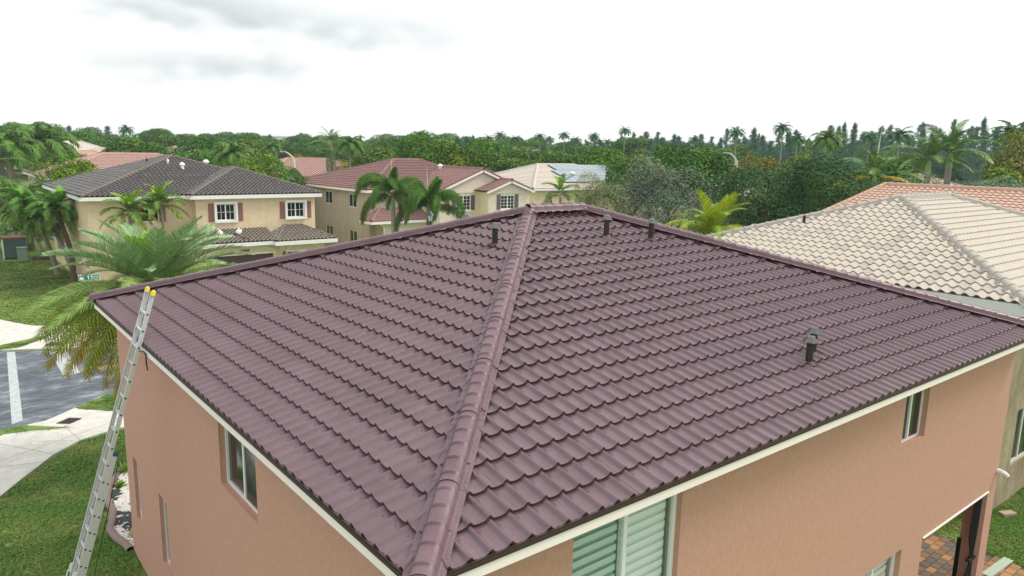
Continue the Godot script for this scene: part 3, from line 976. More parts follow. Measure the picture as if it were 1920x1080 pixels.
	ridge_caps(F + dy + Vector3(0.04, 0, 0.005), P1 + dy, 0.23, 0.36, 0.082, 1.205, 0.241, M.cap_metal, roof, "hip_cap")
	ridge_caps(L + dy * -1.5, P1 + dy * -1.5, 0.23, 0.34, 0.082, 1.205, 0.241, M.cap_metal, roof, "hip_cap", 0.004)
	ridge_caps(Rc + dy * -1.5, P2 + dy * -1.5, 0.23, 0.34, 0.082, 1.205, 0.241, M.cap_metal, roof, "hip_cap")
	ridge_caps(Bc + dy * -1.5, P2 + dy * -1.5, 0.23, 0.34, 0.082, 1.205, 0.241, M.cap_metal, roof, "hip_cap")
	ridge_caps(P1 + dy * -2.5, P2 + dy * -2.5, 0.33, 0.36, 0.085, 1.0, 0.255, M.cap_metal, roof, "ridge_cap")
	for e in [P1, P2]:
		var jc := MB.new()
		jc.tube(PackedVector3Array([(e as Vector3) + Vector3(0, -0.1, 0), (e as Vector3) + Vector3(0, 0.0, 0), (e as Vector3) + Vector3(0, 0.05, 0), (e as Vector3) + Vector3(0, 0.075, 0), (e as Vector3) + Vector3(0, 0.083, 0)]), PackedFloat32Array([0.17, 0.16, 0.12, 0.06, 0.01]), 16)
		part("hip_junction", jc, M.cap_metal, roof)
	# rounded ends of the hips
	for e in [[F + dy + Vector3(0.04, 0, 0.005), P1], [L, P1], [Rc, P2]]:
		var d: Vector3 = ((e[1] as Vector3) - (e[0] as Vector3)).normalized()
		var s := d.cross(Vector3.UP).normalized()
		var up := s.cross(d)
		var rows := []
		for k in 6:
			var t := k / 5.0
			var row := PackedVector3Array()
			for q in 11:
				var a := PI - PI * q / 10.0
				row.append((e[0] as Vector3) - d * (0.17 * t) + s * cos(a) * 0.115 * (1.0 - 0.35 * t * t) + up * (sin(a) * 0.088 * (1.0 - 0.9 * t * t) - 0.05 * t))
			rows.append(row)
		rows.reverse()
		var mb := MB.new()
		mb.grid(rows)
		for q in [[-0.14, 0.03], [0.14, 0.03], [-0.05, 0.06], [0.05, 0.06]]:
			mb.tube(PackedVector3Array([(e[0] as Vector3) + s * q[0] + d * 0.03 + up * (q[1] - 0.06), (e[0] as Vector3) + s * q[0] + d * 0.03 + up * (q[1] - 0.022)]), PackedFloat32Array([0.009, 0.009]), 6)
		part("hip_end", mb, M.cap_metal, roof)
	# vents
	vent(h, 7.74, -1.03, 6.42, 0.33); vent(h, 8.16, -1.21, 6.47, 0.33); vent(h, 7.93, -5.67, 7.92, 0.33); vent(h, 8.99, -5.41, 7.83, 0.33)
	vent(h, 5.44, -6.12, 7.85, 0.31); vent(h, 6.12, -8.0, 7.95, 0.2)
	# windows
	window(h, Vector3(0.35, 4.43, -6.27), Vector3.BACK, Vector3.LEFT, 1.57, 1.23, 0.12, "plain", M.white_frame)
	window(h, Vector3(0.35, 1.12, -12.70), Vector3.BACK, Vector3.LEFT, 0.48, 1.51, 0.1, "plain", M.white_frame, 2, 2, 0.035)
	window(h, Vector3(0.35, 1.12, -10.45), Vector3.BACK, Vector3.LEFT, 0.57, 1.51, 0.1, "plain", M.white_frame, 2, 2, 0.035)
	window(h, Vector3(2.1, 4.2, -0.35), Vector3.RIGHT, Vector3.BACK, 1.77, 1.46, 0.1, "blind", M.white_frame, 2, 2, 0.05)
	window(h, Vector3(9.79, 4.69, -0.35), Vector3.RIGHT, Vector3.BACK, 0.92, 0.97, 0.12, "plain", M.white_frame)
	window(h, Vector3(8.65, 1.0, -0.35), Vector3.RIGHT, Vector3.BACK, 1.72, 1.63, 0.12, "blind", M.white_frame)
	# pale sloped sills
	for e in [[Vector3(0.35, 4.43, -6.27), Vector3.BACK, Vector3.LEFT, 1.57], [Vector3(0.35, 1.12, -12.70), Vector3.BACK, Vector3.LEFT, 0.48], [Vector3(0.35, 1.12, -10.45), Vector3.BACK, Vector3.LEFT, 0.57], [Vector3(9.79, 4.69, -0.35), Vector3.RIGHT, Vector3.BACK, 0.92]]:
		var s := MB.new()
		s.obox(e[0] + e[1] * e[3] / 2 - e[2] * 0.05 + Vector3(0, 0.006, 0), e[1], Vector3.UP, e[2], Vector3(e[3] - 0.006, 0.012, 0.112))
		part("sill", s, M.terracotta, h)
	# curtains tied at the porch
	for e in [[14.08, 14.47, 14.24, 14.42, -0.44], [-1, 0, 0, 0, 0]]:
		if e[0] > 0:
			var rows := []
			for k in 19:
				var t := k / 18.0
				var y := 2.52 - 2.44 * t
				var g := exp(-pow((t - 0.62) / 0.17, 2.0))
				var a := lerpf(lerpf(e[0], 13.85, t), e[2], g)
				var b := lerpf(e[1], e[3], g)
				var row := PackedVector3Array()
				for q in 25:
					var f := q / 24.0
					row.append(Vector3(lerpf(a, b, f), y, e[4] + sin(f * 30.0 + t) * 0.028 * (1.0 - 0.5 * g)))
				rows.append(row)
			rows.reverse()
			var mb := MB.new()
			mb.grid(rows)
			var c := part("curtain", mb, M.black_cloth, h)
			var tb := MB.new()
			tb.box(Vector3(14.14, 0.98, -0.49), Vector3(14.46, 1.03, -0.39))
			part("tie_back", tb, M.black, c)
	var c2 := MB.new()
	c2.box(Vector3(14.47, 0.3, -0.80), Vector3(14.497, 1.3, -0.72))
	part("curtain", c2, M.black_cloth, h)
	# camera on the corner
	var cam := MB.new()
	cam.tube(PackedVector3Array([Vector3(14.88, 2.93, -0.35), Vector3(14.88, 2.93, -0.25)]), PackedFloat32Array([0.05, 0.05]), 12)
	cam.tube(PackedVector3Array([Vector3(14.88, 2.93, -0.26), Vector3(14.91, 2.90, -0.21), Vector3(14.95, 2.84, -0.16)]), PackedFloat32Array([0.04, 0.05, 0.045]), 12)
	var cm := part("security_camera", cam, M.camera_white, h)
	var ln := MB.new()
	ln.tube(PackedVector3Array([Vector3(14.948, 2.843, -0.162), Vector3(14.958, 2.828, -0.15)]), PackedFloat32Array([0.034, 0.032]), 12)
	part("lens", ln, M.black, cm)

func make_ladder() -> void:
	var t := thing("extension_ladder", "aluminium extension ladder with yellow tips leaning on the left eave", "ladder")
	var d := Vector3(0.31, 1, 0).normalized()
	var p := Vector3(1, -0.31, 0).normalized()
	var at := func(y: float, off: float, z: float) -> Vector3: return Vector3(-0.06 + (y - 5.9) * 0.31, y, z) + p * off
	for s in 2:
		var z := -9.2 if s == 0 else -9.62
		for sec in 2:
			var y0 := 1.35 if sec == 0 else 0.0
			var y1 := 6.93 if sec == 0 else 4.1
			var off := -0.03 if sec == 0 else 0.045
			var zz: float = z + (0.012 if s == 0 else -0.012) * sec
			var mb := MB.new()
			var a: Vector3 = at.call(y0, off, zz)
			var b: Vector3 = at.call(y1, off, zz)
			mb.obox((a + b) / 2, d, p, Vector3.BACK, Vector3(a.distance_to(b), 0.072, 0.008))
			for e in [-0.034, 0.034]:
				mb.obox((a + b) / 2 + p * e + Vector3(0, 0, -0.014 if s == 0 else 0.014), d, p, Vector3.BACK, Vector3(a.distance_to(b) - 0.002, 0.006, 0.026))
			part("rail", mb, M.aluminium, t)
			if sec == 0:
				var c := MB.new()
				c.tube(PackedVector3Array([b - d * 0.05, b + d * 0.02, b + d * 0.05]), PackedFloat32Array([0.042, 0.041, 0.018]), 10)
				part("end_cap", c, M.yellow_cap, t)
	for sec in 2:
		var y := 6.55 if sec == 0 else 3.62
		var off := -0.03 if sec == 0 else 0.045
		while y > (1.4 if sec == 0 else 0.2):
			var a: Vector3 = at.call(y, off, -9.2)
			var b: Vector3 = at.call(y, off, -9.62)
			var r := MB.new()
			r.obox((a + b) / 2, Vector3.BACK, p, d, Vector3(0.416, 0.034, 0.026))
			var rung := part("rung", r, M.aluminium, t)
			var e := MB.new()
			e.obox(a + Vector3(0, 0, 0.006 + sec * 0.012), Vector3.BACK, p, d, Vector3(0.006, 0.032, 0.024))
			part("rung_end", e, M.rung_end, rung)
			y -= 0.291
	var tip := MB.new()
	var q: Vector3 = at.call(4.13, 0.045, -9.188)
	tip.obox(q, d, p, Vector3.BACK, Vector3(0.06, 0.08, 0.03))
	part("rail_tip", tip, M.blue, t)
	var lock := MB.new()
	for z in [-9.22, -9.6]:
		var o: Vector3 = at.call(2.0, -0.09, z)
		lock.obox(o, d, p, Vector3.BACK, Vector3(0.16, 0.05, 0.012))
		lock.obox(o - d * 0.1 - p * 0.03, d, p, Vector3.BACK, Vector3(0.12, 0.02, 0.012))
	part("rung_lock", lock, M.white_frame, t)
	var rp := MB.new()
	rp.tube(PackedVector3Array([at.call(4.0, 0.12, -9.16), at.call(2.2, 0.16, -9.0), at.call(0.08, 0.3, -8.9)]), PackedFloat32Array([0.008, 0.008, 0.008]), 6)
	tag(part("rope", rp, M.black), "thin dark rope hanging beside the lower half of the ladder", "rope")
	var sp := MB.new()
	sp.tube(PackedVector3Array([Vector3(-0.06, 5.93, -9.2), Vector3(-0.03, 5.95, -9.02), Vector3(-0.03, 5.93, -8.86), Vector3(-0.035, 5.78, -8.85), Vector3(-0.03, 5.66, -8.8)]), PackedFloat32Array([0.012, 0.012, 0.016, 0.014, 0.012]), 6)
	tag(part("strap", sp, M.black), "short black strap hooked over the fascia by the ladder", "strap")

# ------------------------------------------------------------------ garden bed
func make_bed() -> void:
	var inner := [0.36, -13.4, 0.30, -13.85, 0.21, -14.2, 0.17, -14.7, 0.30, -15.15, 0.43, -15.7, 0.42, -16.2, 0.46, -16.67, 0.66, -17.4, 1.02, -18.1, 1.7, -18.7, 3.0, -19.0, 5.0, -19.0, 5.0, -13.45]
	var mb := MB.new()
	mb.poly(outline(inner), 0.0, 0.03)
	structure("garden_bed", mb, M.soil, "curving garden bed at the far corner of the terracotta house")
	var curb := MB.new()
	var pts := outline(inner)
	var rows := []
	for k in 12:
		var a := pts[maxi(k - 1, 0)]
		var b := pts[mini(k + 1, 11)]
		var nrm := (b - a).normalized().orthogonal()
		if nrm.x > 0: nrm = -nrm
		var row := PackedVector3Array()
		for e in [[0.0, 0.0], [0.0, 0.08], [0.03, 0.11], [0.13, 0.11], [0.17, 0.07], [0.17, 0.0]]:
			row.append(Vector3(pts[k].x + nrm.x * e[0], e[1], pts[k].y + nrm.y * e[0]))
		rows.append(row)
	curb.grid(rows)
	tag(part("bed_edging", curb, M.bed_curb), "winding mauve concrete edging round the pebble bed", "edging")
	rng.seed = 88
	var stone := MB.new()
	var rr := []
	for k in 4:
		var row := PackedVector3Array()
		for q in 7:
			var a := -TAU * q / 6
			var s := [0.9, 1.0, 0.7, 0.05][k] as float
			row.append(Vector3(cos(a) * s * 0.6, [-0.2, 0.15, 0.42, 0.5][k], sin(a) * s * 0.5))
		rr.append(row)
	stone.grid(rr)
	var white := stone.mesh(mat("white_pebble", srgb(226, 224, 218), 0.8))
	var dark := stone.mesh(mat("dark_pebble", srgb(70, 80, 82), 0.8))
	var area := outline(inner)
	var path := [Vector2(1.05, -18.0), Vector2(1.0, -17.3), Vector2(0.92, -16.55), Vector2(0.64, -16.15), Vector2(0.6, -15.75), Vector2(0.95, -15.5)]
	var path2 := [Vector2(0.14, -14.7), Vector2(0.27, -14.15), Vector2(0.5, -13.6)]
	var wx := []
	var dx := []
	for k in 9000:
		var p := Vector2(rng.randf_range(0.1, 2.4), rng.randf_range(-18.9, -13.45))
		if not Geometry2D.is_point_in_polygon(p, area): continue
		var near := 9.0
		for q in [path, path2]:
			for e in q.size() - 1: near = minf(near, p.distance_to(Geometry2D.get_closest_point_to_segment(p, q[e], q[e + 1])))
		var is_white := near < 0.17 + rng.randf_range(-0.04, 0.05) or rng.randf() < 0.04
		var s := rng.randf_range(0.035, 0.07) * (1.15 if is_white else 0.9)
		var x := Transform3D(Basis(Vector3.UP, rng.randf() * TAU).scaled(Vector3(s, s * 0.8, s)), Vector3(p.x, 0.03, p.y))
		if is_white: wx.append(x)
		else: dx.append(x)
	scatter("white_pebbles", white, wx, "white pebbles laid in a winding stream through the bed", "pebbles")
	scatter("dark_pebbles", dark, dx, "dark grey pebbles filling the rest of the bed", "pebbles")
	for e in [[0.41, -15.29, 0.12, "flat white stone among the dark pebbles"], [0.62, -17.1, 0.1, "flat white stone beside the smaller bed plant"]]:
		var sm := MB.new()
		sm.add(stone, Transform3D(Basis().scaled(Vector3(e[2] * 1.6, 0.07, e[2])), Vector3.ZERO))
		var o := part("flat_stone", sm, M.white_pebble)
		o.position = Vector3(e[0], 0.04, e[1])
		tag(o, e[3], "stone")
	var rk := MB.new()
	rk.add(stone, Transform3D(Basis().scaled(Vector3(0.3, 0.5, 0.3)), Vector3.ZERO))
	var ro := part("rock", rk, mat("rock_tan", srgb(150, 132, 96), 0.9))
	ro.position = Vector3(0.55, 0.03, -14.05)
	tag(ro, "tan rock standing in the bed against the house wall", "rock")
	for e in [[1.12, -18.1, 0.42, "larger bright green rosette plant at the far end of the bed"], [0.80, -17.15, 0.26, "smaller rosette plant in the bed between white pebbles"]]:
		var pl := thing("rosette_plant", e[3], "plant", Vector3(e[0], 0.03, e[1]))
		for k in 22:
			var lf := MB.new()
			var a := k * 2.4
			var t := k / 22.0
			var dir := Vector3(cos(a) * (0.35 + t * 0.65), 1.1 - t * 0.8, sin(a) * (0.35 + t * 0.65)).normalized()
			var side := dir.cross(Vector3.UP).normalized()
			lf.tint = tone(Color(0.22, 0.36, 0.06), 0.2)
			var L: float = e[2]
			var mid := dir * L * 0.5
			var nm := side.cross(dir)
			lf.quad(-side * 0.02, side * 0.02, mid + side * 0.035, mid - side * 0.035)
			lf.tri(mid - side * 0.035, mid + side * 0.035, dir * L - Vector3.UP * L * 0.1)
			part("leaf", lf, M.leaf, pl)
	var bt := MB.new()
	bt.tube(PackedVector3Array([Vector3(0.42, 1.14, -12.32), Vector3(0.38, 1.42, -12.30), Vector3(0.37, 1.5, -12.32)]), PackedFloat32Array([0.05, 0.035, 0.012]), 8)
	tag(part("white_bottle", bt, M.white), "slim white bottle on the sill of the narrow window", "bottle")
	# by the right-hand side
	var sb := thing("splash_block", "long pale green splash board lying across the patio edge", "board", Vector3(16.3, 0.06, -0.45))
	var s1 := MB.new()
	s1.obox(Vector3.ZERO, Vector3(1, 0, 0.05).normalized(), Vector3.UP, Vector3(-0.05, 0, 1).normalized(), Vector3(1.25, 0.03, 0.2))
	part("board", s1, mat("splash_green", srgb(168, 182, 166), 0.8), sb)
	var s2 := MB.new()
	for zz in [-0.09, 0.0, 0.09]: s2.obox(Vector3(0, 0.022, zz), Vector3(1, 0, 0.05).normalized(), Vector3.UP, Vector3(-0.05, 0, 1).normalized(), Vector3(1.25, 0.014, 0.02))
	part("rib", s2, M.splash_green, sb)
	var bk := MB.new()
	bk.obox(Vector3(0, 0.05, 0), Vector3(0.9, 0, 0.43).normalized(), Vector3.UP, Vector3(-0.43, 0, 0.9).normalized(), Vector3(0.42, 0.1, 0.2))
	var bo := part("concrete_block", bk, M.mortar)
	bo.position = Vector3(19.6, 0, -1.3)
	tag(bo, "small tan concrete block on the grass by the olive wall", "block")

# ------------------------------------------------------------------ neighbouring houses
# opt: front / left / right: lists of openings for the walls
func house(called: String, label: String, x0: float, x1: float, zf: float, zb: float, eave: float, A: Vector3, B: Vector3, along_x: bool, wm: Material, tm: Material, fm: Material, opt := {}) -> Node3D:
	var h := thing(called, label, "house")
	var ov: float = opt.get("over", 0.45)
	var wh := eave - 0.2
	var wins := {}
	for side in ["front", "left", "right"]: wins[side] = opt.get(side, [])
	wall("wall", Vector3(x0 + ov, 0, zf - ov), Vector3.RIGHT, Vector3.BACK, x1 - x0 - ov * 2, wh, wins.front, wm, h)
	wall("wall", Vector3(x0 + ov, 0, zb + ov), Vector3.BACK, Vector3.LEFT, zf - zb - ov * 2, wh, wins.left, wm, h)
	wall("wall", Vector3(x1 - ov, 0, zf - ov), Vector3.FORWARD, Vector3.RIGHT, zf - zb - ov * 2, wh, wins.right, wm, h)
	wall("wall", Vector3(x1 - ov, 0, zb + ov), Vector3.LEFT, Vector3.FORWARD, x1 - x0 - ov * 2, wh, [], wm, h)
	var style: String = opt.get("style", "plain")
	var fr: Material = opt.get("frame", M.pale_frame)
	for o in wins.front: window(h, Vector3(x0 + ov + o[0], o[1], zf - ov), Vector3.RIGHT, Vector3.BACK, o[2] - o[0], o[3] - o[1], 0.08, style, fr, 2, opt.get("bars", 3), 0.07)
	for o in wins.left: window(h, Vector3(x0 + ov, o[1], zb + ov + o[0]), Vector3.BACK, Vector3.LEFT, o[2] - o[0], o[3] - o[1], 0.08, "plain", fr, 2, 3, 0.07)
	roof_over(h, x0, x1, zf, zb, eave, A, B, along_x, tm, fm, opt)
	return h

func roof_over(h: Node3D, x0: float, x1: float, zf: float, zb: float, eave: float, A: Vector3, B: Vector3, along_x: bool, tm: Material, fm: Material, opt := {}) -> MeshInstance3D:
	var FL := Vector3(x0, eave, zf)
	var FR := Vector3(x1, eave, zf)
	var BR := Vector3(x1, eave, zb)
	var BL := Vector3(x0, eave, zb)
	var tfl := A
	var tfr := B if along_x else A
	var tbr := B
	var tbl := A if along_x else B
	var fb := MB.new()
	var ft: float = opt.get("fascia", 0.2)
	fb.box(Vector3(x0, eave - ft, zf - 0.04), Vector3(x1, eave, zf)); fb.box(Vector3(x0, eave - ft, zb), Vector3(x0 + 0.04, eave, zf - 0.04))
	fb.box(Vector3(x1 - 0.04, eave - ft, zb), Vector3(x1, eave, zf - 0.04)); fb.box(Vector3(x0 + 0.04, eave - ft, zb), Vector3(x1 - 0.04, eave, zb + 0.04))
	fb.box(Vector3(x0 + 0.04, eave - ft + 0.01, zb + 0.04), Vector3(x1 - 0.04, eave - ft + 0.04, zf - 0.04))
	part("fascia", fb, fm, h)
	var dk := MB.new()
	var dn := Vector3(0, -0.02, 0)
	for f in [[FL, FR, tfr, tfl], [BL, FL, tfl, tbl], [FR, BR, tbr, tfr], [BR, BL, tbl, tbr]]:
		if f[2] == f[3]: dk.tri(f[0] + dn, f[1] + dn, f[2] + dn)
		else: dk.quad(f[0] + dn, f[1] + dn, f[2] + dn, f[3] + dn)
	var roof := part("roof", dk, tm, h)
	var top := MB.new()
	var lip := MB.new()
	var pr := barrel(opt.get("wave", 0.05), opt.get("seg", 6))
	var faces: Array = opt.get("faces", [0, 1, 2])
	var all := [[FL, FR, tfr, tfl], [BL, FL, tfl, tbl], [FR, BR, tbr, tfr], [BR, BL, tbl, tbr]]
	for k in faces:
		var f: Array = all[k]
		tile_rows(f[0], f[1], f[2], f[3], opt.get("step", 0.36), opt.get("pitch", 0.3), 0.1, opt.get("rise", 0.03), pr, 0.0, lip, top)
	var am := top.mesh(tm)
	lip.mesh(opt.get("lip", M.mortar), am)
	tag(shaped("roof_tiles", am, roof), "", "", "", "stuff")
	var cap: Material = opt.get("cap", tm)
	var cw: float = opt.get("cap_width", 0.34)
	for e in [[FL, tfl], [FR, tfr], [BL, tbl], [BR, tbr]]:
		ridge_caps(e[0] + Vector3(0, 0.05, 0), e[1] + Vector3(0, 0.05, 0), 0.25, cw, 0.11, 40.0, 0.4, cap, roof, "hip_tiles", 0.022)
	if A.distance_to(B) > 0.2: ridge_caps(A + Vector3(0, 0.05, 0), B + Vector3(0, 0.05, 0), 0.35, cw, 0.11, 40.0, 0.4, cap, roof, "ridge_tiles", 0.022)
	return roof

func gable(h: Node3D, x0: float, x1: float, zf: float, zb: float, eave: float, ridge: float, wm: Material, tm: Material, fm: Material) -> void:
	var xm := (x0 + x1) / 2
	var A := Vector3(xm, ridge, zf)
	var B := Vector3(xm, ridge, zb)
	var gw := MB.new()
	gw.tri(Vector3(x0 + 0.3, eave - 0.05, zf - 0.3), Vector3(x1 - 0.3, eave - 0.05, zf - 0.3), Vector3(xm, ridge - 0.16, zf - 0.3))
	part("gable_wall", gw, wm, h)
	var top := MB.new()
	var lip := MB.new()
	tile_rows(Vector3(x0, eave, zb), Vector3(x0, eave, zf), A, B, 0.36, 0.3, 0.1, 0.03, barrel(0.05), 0.0, lip, top)
	tile_rows(Vector3(x1, eave, zf), Vector3(x1, eave, zb), B, A, 0.36, 0.3, 0.1, 0.03, barrel(0.05), 0.0, lip, top)
	var dk := MB.new()
	var dn := Vector3(0, -0.03, 0)
	dk.quad(Vector3(x0, eave, zb) + dn, Vector3(x0, eave, zf) + dn, A + dn, B + dn)
	dk.quad(Vector3(x1, eave, zf) + dn, Vector3(x1, eave, zb) + dn, B + dn, A + dn)
	var roof := part("roof", dk, tm, h)
	var am := top.mesh(tm)
	lip.mesh(M.roof_lip, am)
	tag(shaped("roof_tiles", am, roof), "", "", "", "stuff")
	ridge_caps(A + Vector3(0, 0.05, 0), B + Vector3(0, 0.05, 0), 0.35, 0.34, 0.11, 40.0, 0.4, tm, roof, "ridge_tiles", 0.022)
	for e in [[Vector3(x0, eave, zf), 1.0], [Vector3(x1, eave, zf), -1.0]]:
		ridge_caps(e[0] + Vector3(0.05 * e[1], 0.05, -0.12), A + Vector3(0, 0.05, -0.12), 0.1, 0.3, 0.1, 40.0, 0.4, tm, roof, "verge_tiles", 0.022)
		var fb := MB.new()
		var d: Vector3 = (A - e[0]).normalized()
		fb.obox(((e[0] as Vector3) + A) / 2 + Vector3(0, -0.13, -0.03), d, Vector3(0, 0, 1).cross(d), Vector3.BACK, Vector3((e[0] as Vector3).distance_to(A) + 0.1, 0.2, 0.05))
		part("bargeboard", fb, fm, h)
	var tr := MB.new()
	tr.box(Vector3(x0 + 0.3, eave - 0.22, zf - 0.3), Vector3(x1 - 0.3, eave - 0.06, zf - 0.24))
	part("band", tr, wm, h)

func roof_vent(h: Node3D, p: Vector3, r: float, ht: float, m: Material) -> void:
	var mb := MB.new()
	mb.tube(PackedVector3Array([p - Vector3(0, 0.15, 0), p + Vector3(0, ht * 0.6, 0)]), PackedFloat32Array([r * 0.6, r * 0.6]), 8)
	mb.tube(PackedVector3Array([p + Vector3(0, ht * 0.6, 0), p + Vector3(0, ht * 0.75, 0), p + Vector3(0, ht, 0)]), PackedFloat32Array([r, r, r * 0.3]), 8)
	part("roof_vent", mb, m, h)

func arch(h: Node3D, x0: float, x1: float, y: float, rise: float, z: float, m: Material) -> void:
	var mb := MB.new()
	var n := 16
	for k in n:
		var a := PI - PI * k / n
		var b := PI - PI * (k + 1) / n
		var p := Vector3((x0 + x1) / 2 + cos(a) * (x1 - x0) / 2, y + sin(a) * rise, z)
		var q := Vector3((x0 + x1) / 2 + cos(b) * (x1 - x0) / 2, y + sin(b) * rise, z)
		mb.bar(p, q, 0.06, 0.08, Vector3.BACK)
	mb.box(Vector3(x0 - 0.05, y - 0.05, z - 0.03), Vector3(x1 + 0.05, y + 0.04, z + 0.03))
	part("door_arch", mb, m, h)

func lettering(text: String, size: float, m: Material, parent: Node3D, x: Transform3D, called := "lettering") -> void:
	var t := TextMesh.new()
	var f := SystemFont.new()
	f.font_names = PackedStringArray(["Droid Sans"])
	f.font_weight = 700
	t.font = f; t.text = text; t.font_size = 32; t.pixel_size = size / 24.0; t.depth = 0.01; t.curve_step = 2.0
	t.material = m
	shaped(called, t, parent, x)

func make_grey_house() -> void:
	# wall coordinates: front wall starts at x 5.55; left wall starts at z -65.6
	var h := house("grey_roofed_house", "yellow two-storey house under a streaked grey tile roof", 5.1, 20.7, -48.8, -66.2, 6.1, Vector3(12.9, 8.6, -57.3), Vector3(12.9, 8.6, -58.6), false, M.yellow_stucco, M.grey_tile, M.white, {"left": [[1.4, 0.9, 3.6, 2.5], [6.0, 0.9, 8.4, 2.5], [11.6, 1.1, 12.8, 2.55], [13.8, 1.1, 15.3, 2.55]], "front": [[3.05, 4.35, 4.25, 5.5]], "lip": M.roof_lip, "rise": 0.06, "cap": M.grey_cap, "fascia": 0.24, "wave": 0.11, "frame": M.white})  # dark lip colour paints in the shaded gaps under the barrel tiles
	shutters(h, Vector3(8.6, 4.35, -49.25), Vector3.RIGHT, Vector3.BACK, 1.2, 1.15, 0.4, M.red_shutter)
	# projecting wing
	wall("wall", Vector3(12.0, 0, -48.5), Vector3.RIGHT, Vector3.BACK, 8.65, 5.9, [[1.35, 4.32, 2.65, 5.5], [6.45, 4.36, 7.8, 5.5]], M.yellow_stucco, h)
	wall("wall", Vector3(12.0, 0, -49.25), Vector3.BACK, Vector3.LEFT, 0.75, 5.9, [], M.yellow_stucco, h)
	wall("wall", Vector3(20.65, 0, -48.5), Vector3.FORWARD, Vector3.RIGHT, 1.2, 5.9, [], M.yellow_stucco, h)
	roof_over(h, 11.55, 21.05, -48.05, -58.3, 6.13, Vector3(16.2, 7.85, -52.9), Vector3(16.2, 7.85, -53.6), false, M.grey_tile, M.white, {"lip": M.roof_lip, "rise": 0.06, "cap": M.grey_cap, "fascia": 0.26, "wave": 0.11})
	for e in [[13.35, 4.32, 1.3, 1.18], [18.45, 4.36, 1.35, 1.14]]:
		var o := Vector3(e[0], e[1], -48.5)
		window(h, o, Vector3.RIGHT, Vector3.BACK, e[2], e[3], 0.05, "grid", M.white, 2, 2, 0.07)
		shutters(h, o - Vector3(0.16, 0.06, 0), Vector3.RIGHT, Vector3.BACK, e[2] + 0.32, e[3] + 0.1, 0.36, M.red_shutter)
		var b := MB.new()      # thick white surround
		for q in [[-0.15, -0.14, 0.0, e[3] + 0.14], [e[2], -0.14, e[2] + 0.15, e[3] + 0.14], [0.0, -0.14, e[2], 0.0], [0.0, e[3], e[2], e[3] + 0.14]]:
			b.box(o + Vector3(q[0], q[1], 0.0), o + Vector3(q[2], q[3], 0.16))
		part("window_surround", b, M.white, h)
	# garages under a low roof
	wall("wall", Vector3(11.0, 0, -46.6), Vector3.RIGHT, Vector3.BACK, 5.95, 2.9, [[0.9, 0.0, 5.6, 2.05]], M.yellow_stucco, h)
	wall("wall", Vector3(16.95, 0, -46.25), Vector3.RIGHT, Vector3.BACK, 3.4, 2.9, [[0.55, 0.0, 2.9, 2.1]], M.yellow_stucco, h)
	wall("wall", Vector3(16.95, 0, -46.6), Vector3.BACK, Vector3.LEFT, 0.35, 2.9, [], M.yellow_stucco, h)
	wall("wall", Vector3(20.35, 0, -46.25), Vector3.FORWARD, Vector3.RIGHT, 3.0, 2.9, [], M.yellow_stucco, h)
	for e in [[11.9, 16.6, 2.05, -46.74], [17.5, 19.85, 2.1, -46.39]]:
		var g := MB.new()
		g.box(Vector3(e[0], 0.0, e[3] - 0.04), Vector3(e[1], e[2], e[3]))
		var dr := part("garage_door", g, M.garage_door, h)
		for k in 4:
			var n: float = (e[1] - e[0])
			var pn := MB.new()
			var y0: float = 0.06 + k * (e[2] - 0.06) / 4.0
			pn.box(Vector3(e[0] + 0.03, y0, e[3]), Vector3(e[1] - 0.03, y0 + (e[2] - 0.06) / 4.0 - 0.04, e[3] + 0.025))
			part("door_panel", pn, M.garage_door, dr)
	arch(h, 12.0, 16.7, 2.12, 0.52, -46.57, M.white)
	arch(h, 17.45, 19.9, 2.16, 0.55, -46.22, M.white)
	lettering("23888", 0.17, M.garage_door, h, Transform3D(Basis(), Vector3(14.6, 2.36, -46.58)), "house_number")
	var top := MB.new()
	var lip := MB.new()
	var dk := MB.new()
	tile_rows(Vector3(10.4, 2.98, -46.15), Vector3(16.8, 2.98, -46.15), Vector3(16.8, 3.62, -48.5), Vector3(10.4, 3.62, -48.5), 0.34, 0.3, 0.1, 0.06, barrel(0.1), 0.0, lip, top)
	tile_rows(Vector3(16.5, 2.95, -45.7), Vector3(21.0, 2.95, -45.7), Vector3(19.5, 3.72, -48.5), Vector3(18.2, 3.72, -48.5), 0.34, 0.3, 0.1, 0.06, barrel(0.1), 0.0, lip, top)
	tile_rows(Vector3(16.5, 2.95, -48.5), Vector3(16.5, 2.95, -45.7), Vector3(18.2, 3.72, -48.5), Vector3(18.2, 3.72, -48.5), 0.34, 0.3, 0.1, 0.06, barrel(0.1), 0.0, lip, top)
	tile_rows(Vector3(21.0, 2.95, -45.7), Vector3(21.0, 2.95, -48.5), Vector3(19.5, 3.72, -48.5), Vector3(19.5, 3.72, -48.5), 0.34, 0.3, 0.1, 0.06, barrel(0.1), 0.0, lip, top)
	dk.quad(Vector3(10.4, 2.93, -46.15), Vector3(16.8, 2.93, -46.15), Vector3(16.8, 3.57, -48.5), Vector3(10.4, 3.57, -48.5))
	dk.quad(Vector3(16.5, 2.9, -45.7), Vector3(21.0, 2.9, -45.7), Vector3(19.5, 3.68, -48.5), Vector3(18.2, 3.68, -48.5))
	dk.tri(Vector3(16.5, 2.9, -48.5), Vector3(16.5, 2.9, -45.7), Vector3(18.2, 3.68, -48.5)); dk.tri(Vector3(21, 2.9, -45.7), Vector3(21, 2.9, -48.5), Vector3(19.5, 3.68, -48.5))
	var lr := part("low_roof", dk, M.grey_tile_low, h)
	var am := top.mesh(M.grey_tile_low)
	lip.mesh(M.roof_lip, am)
	tag(shaped("roof_tiles", am, lr), "", "", "", "stuff")
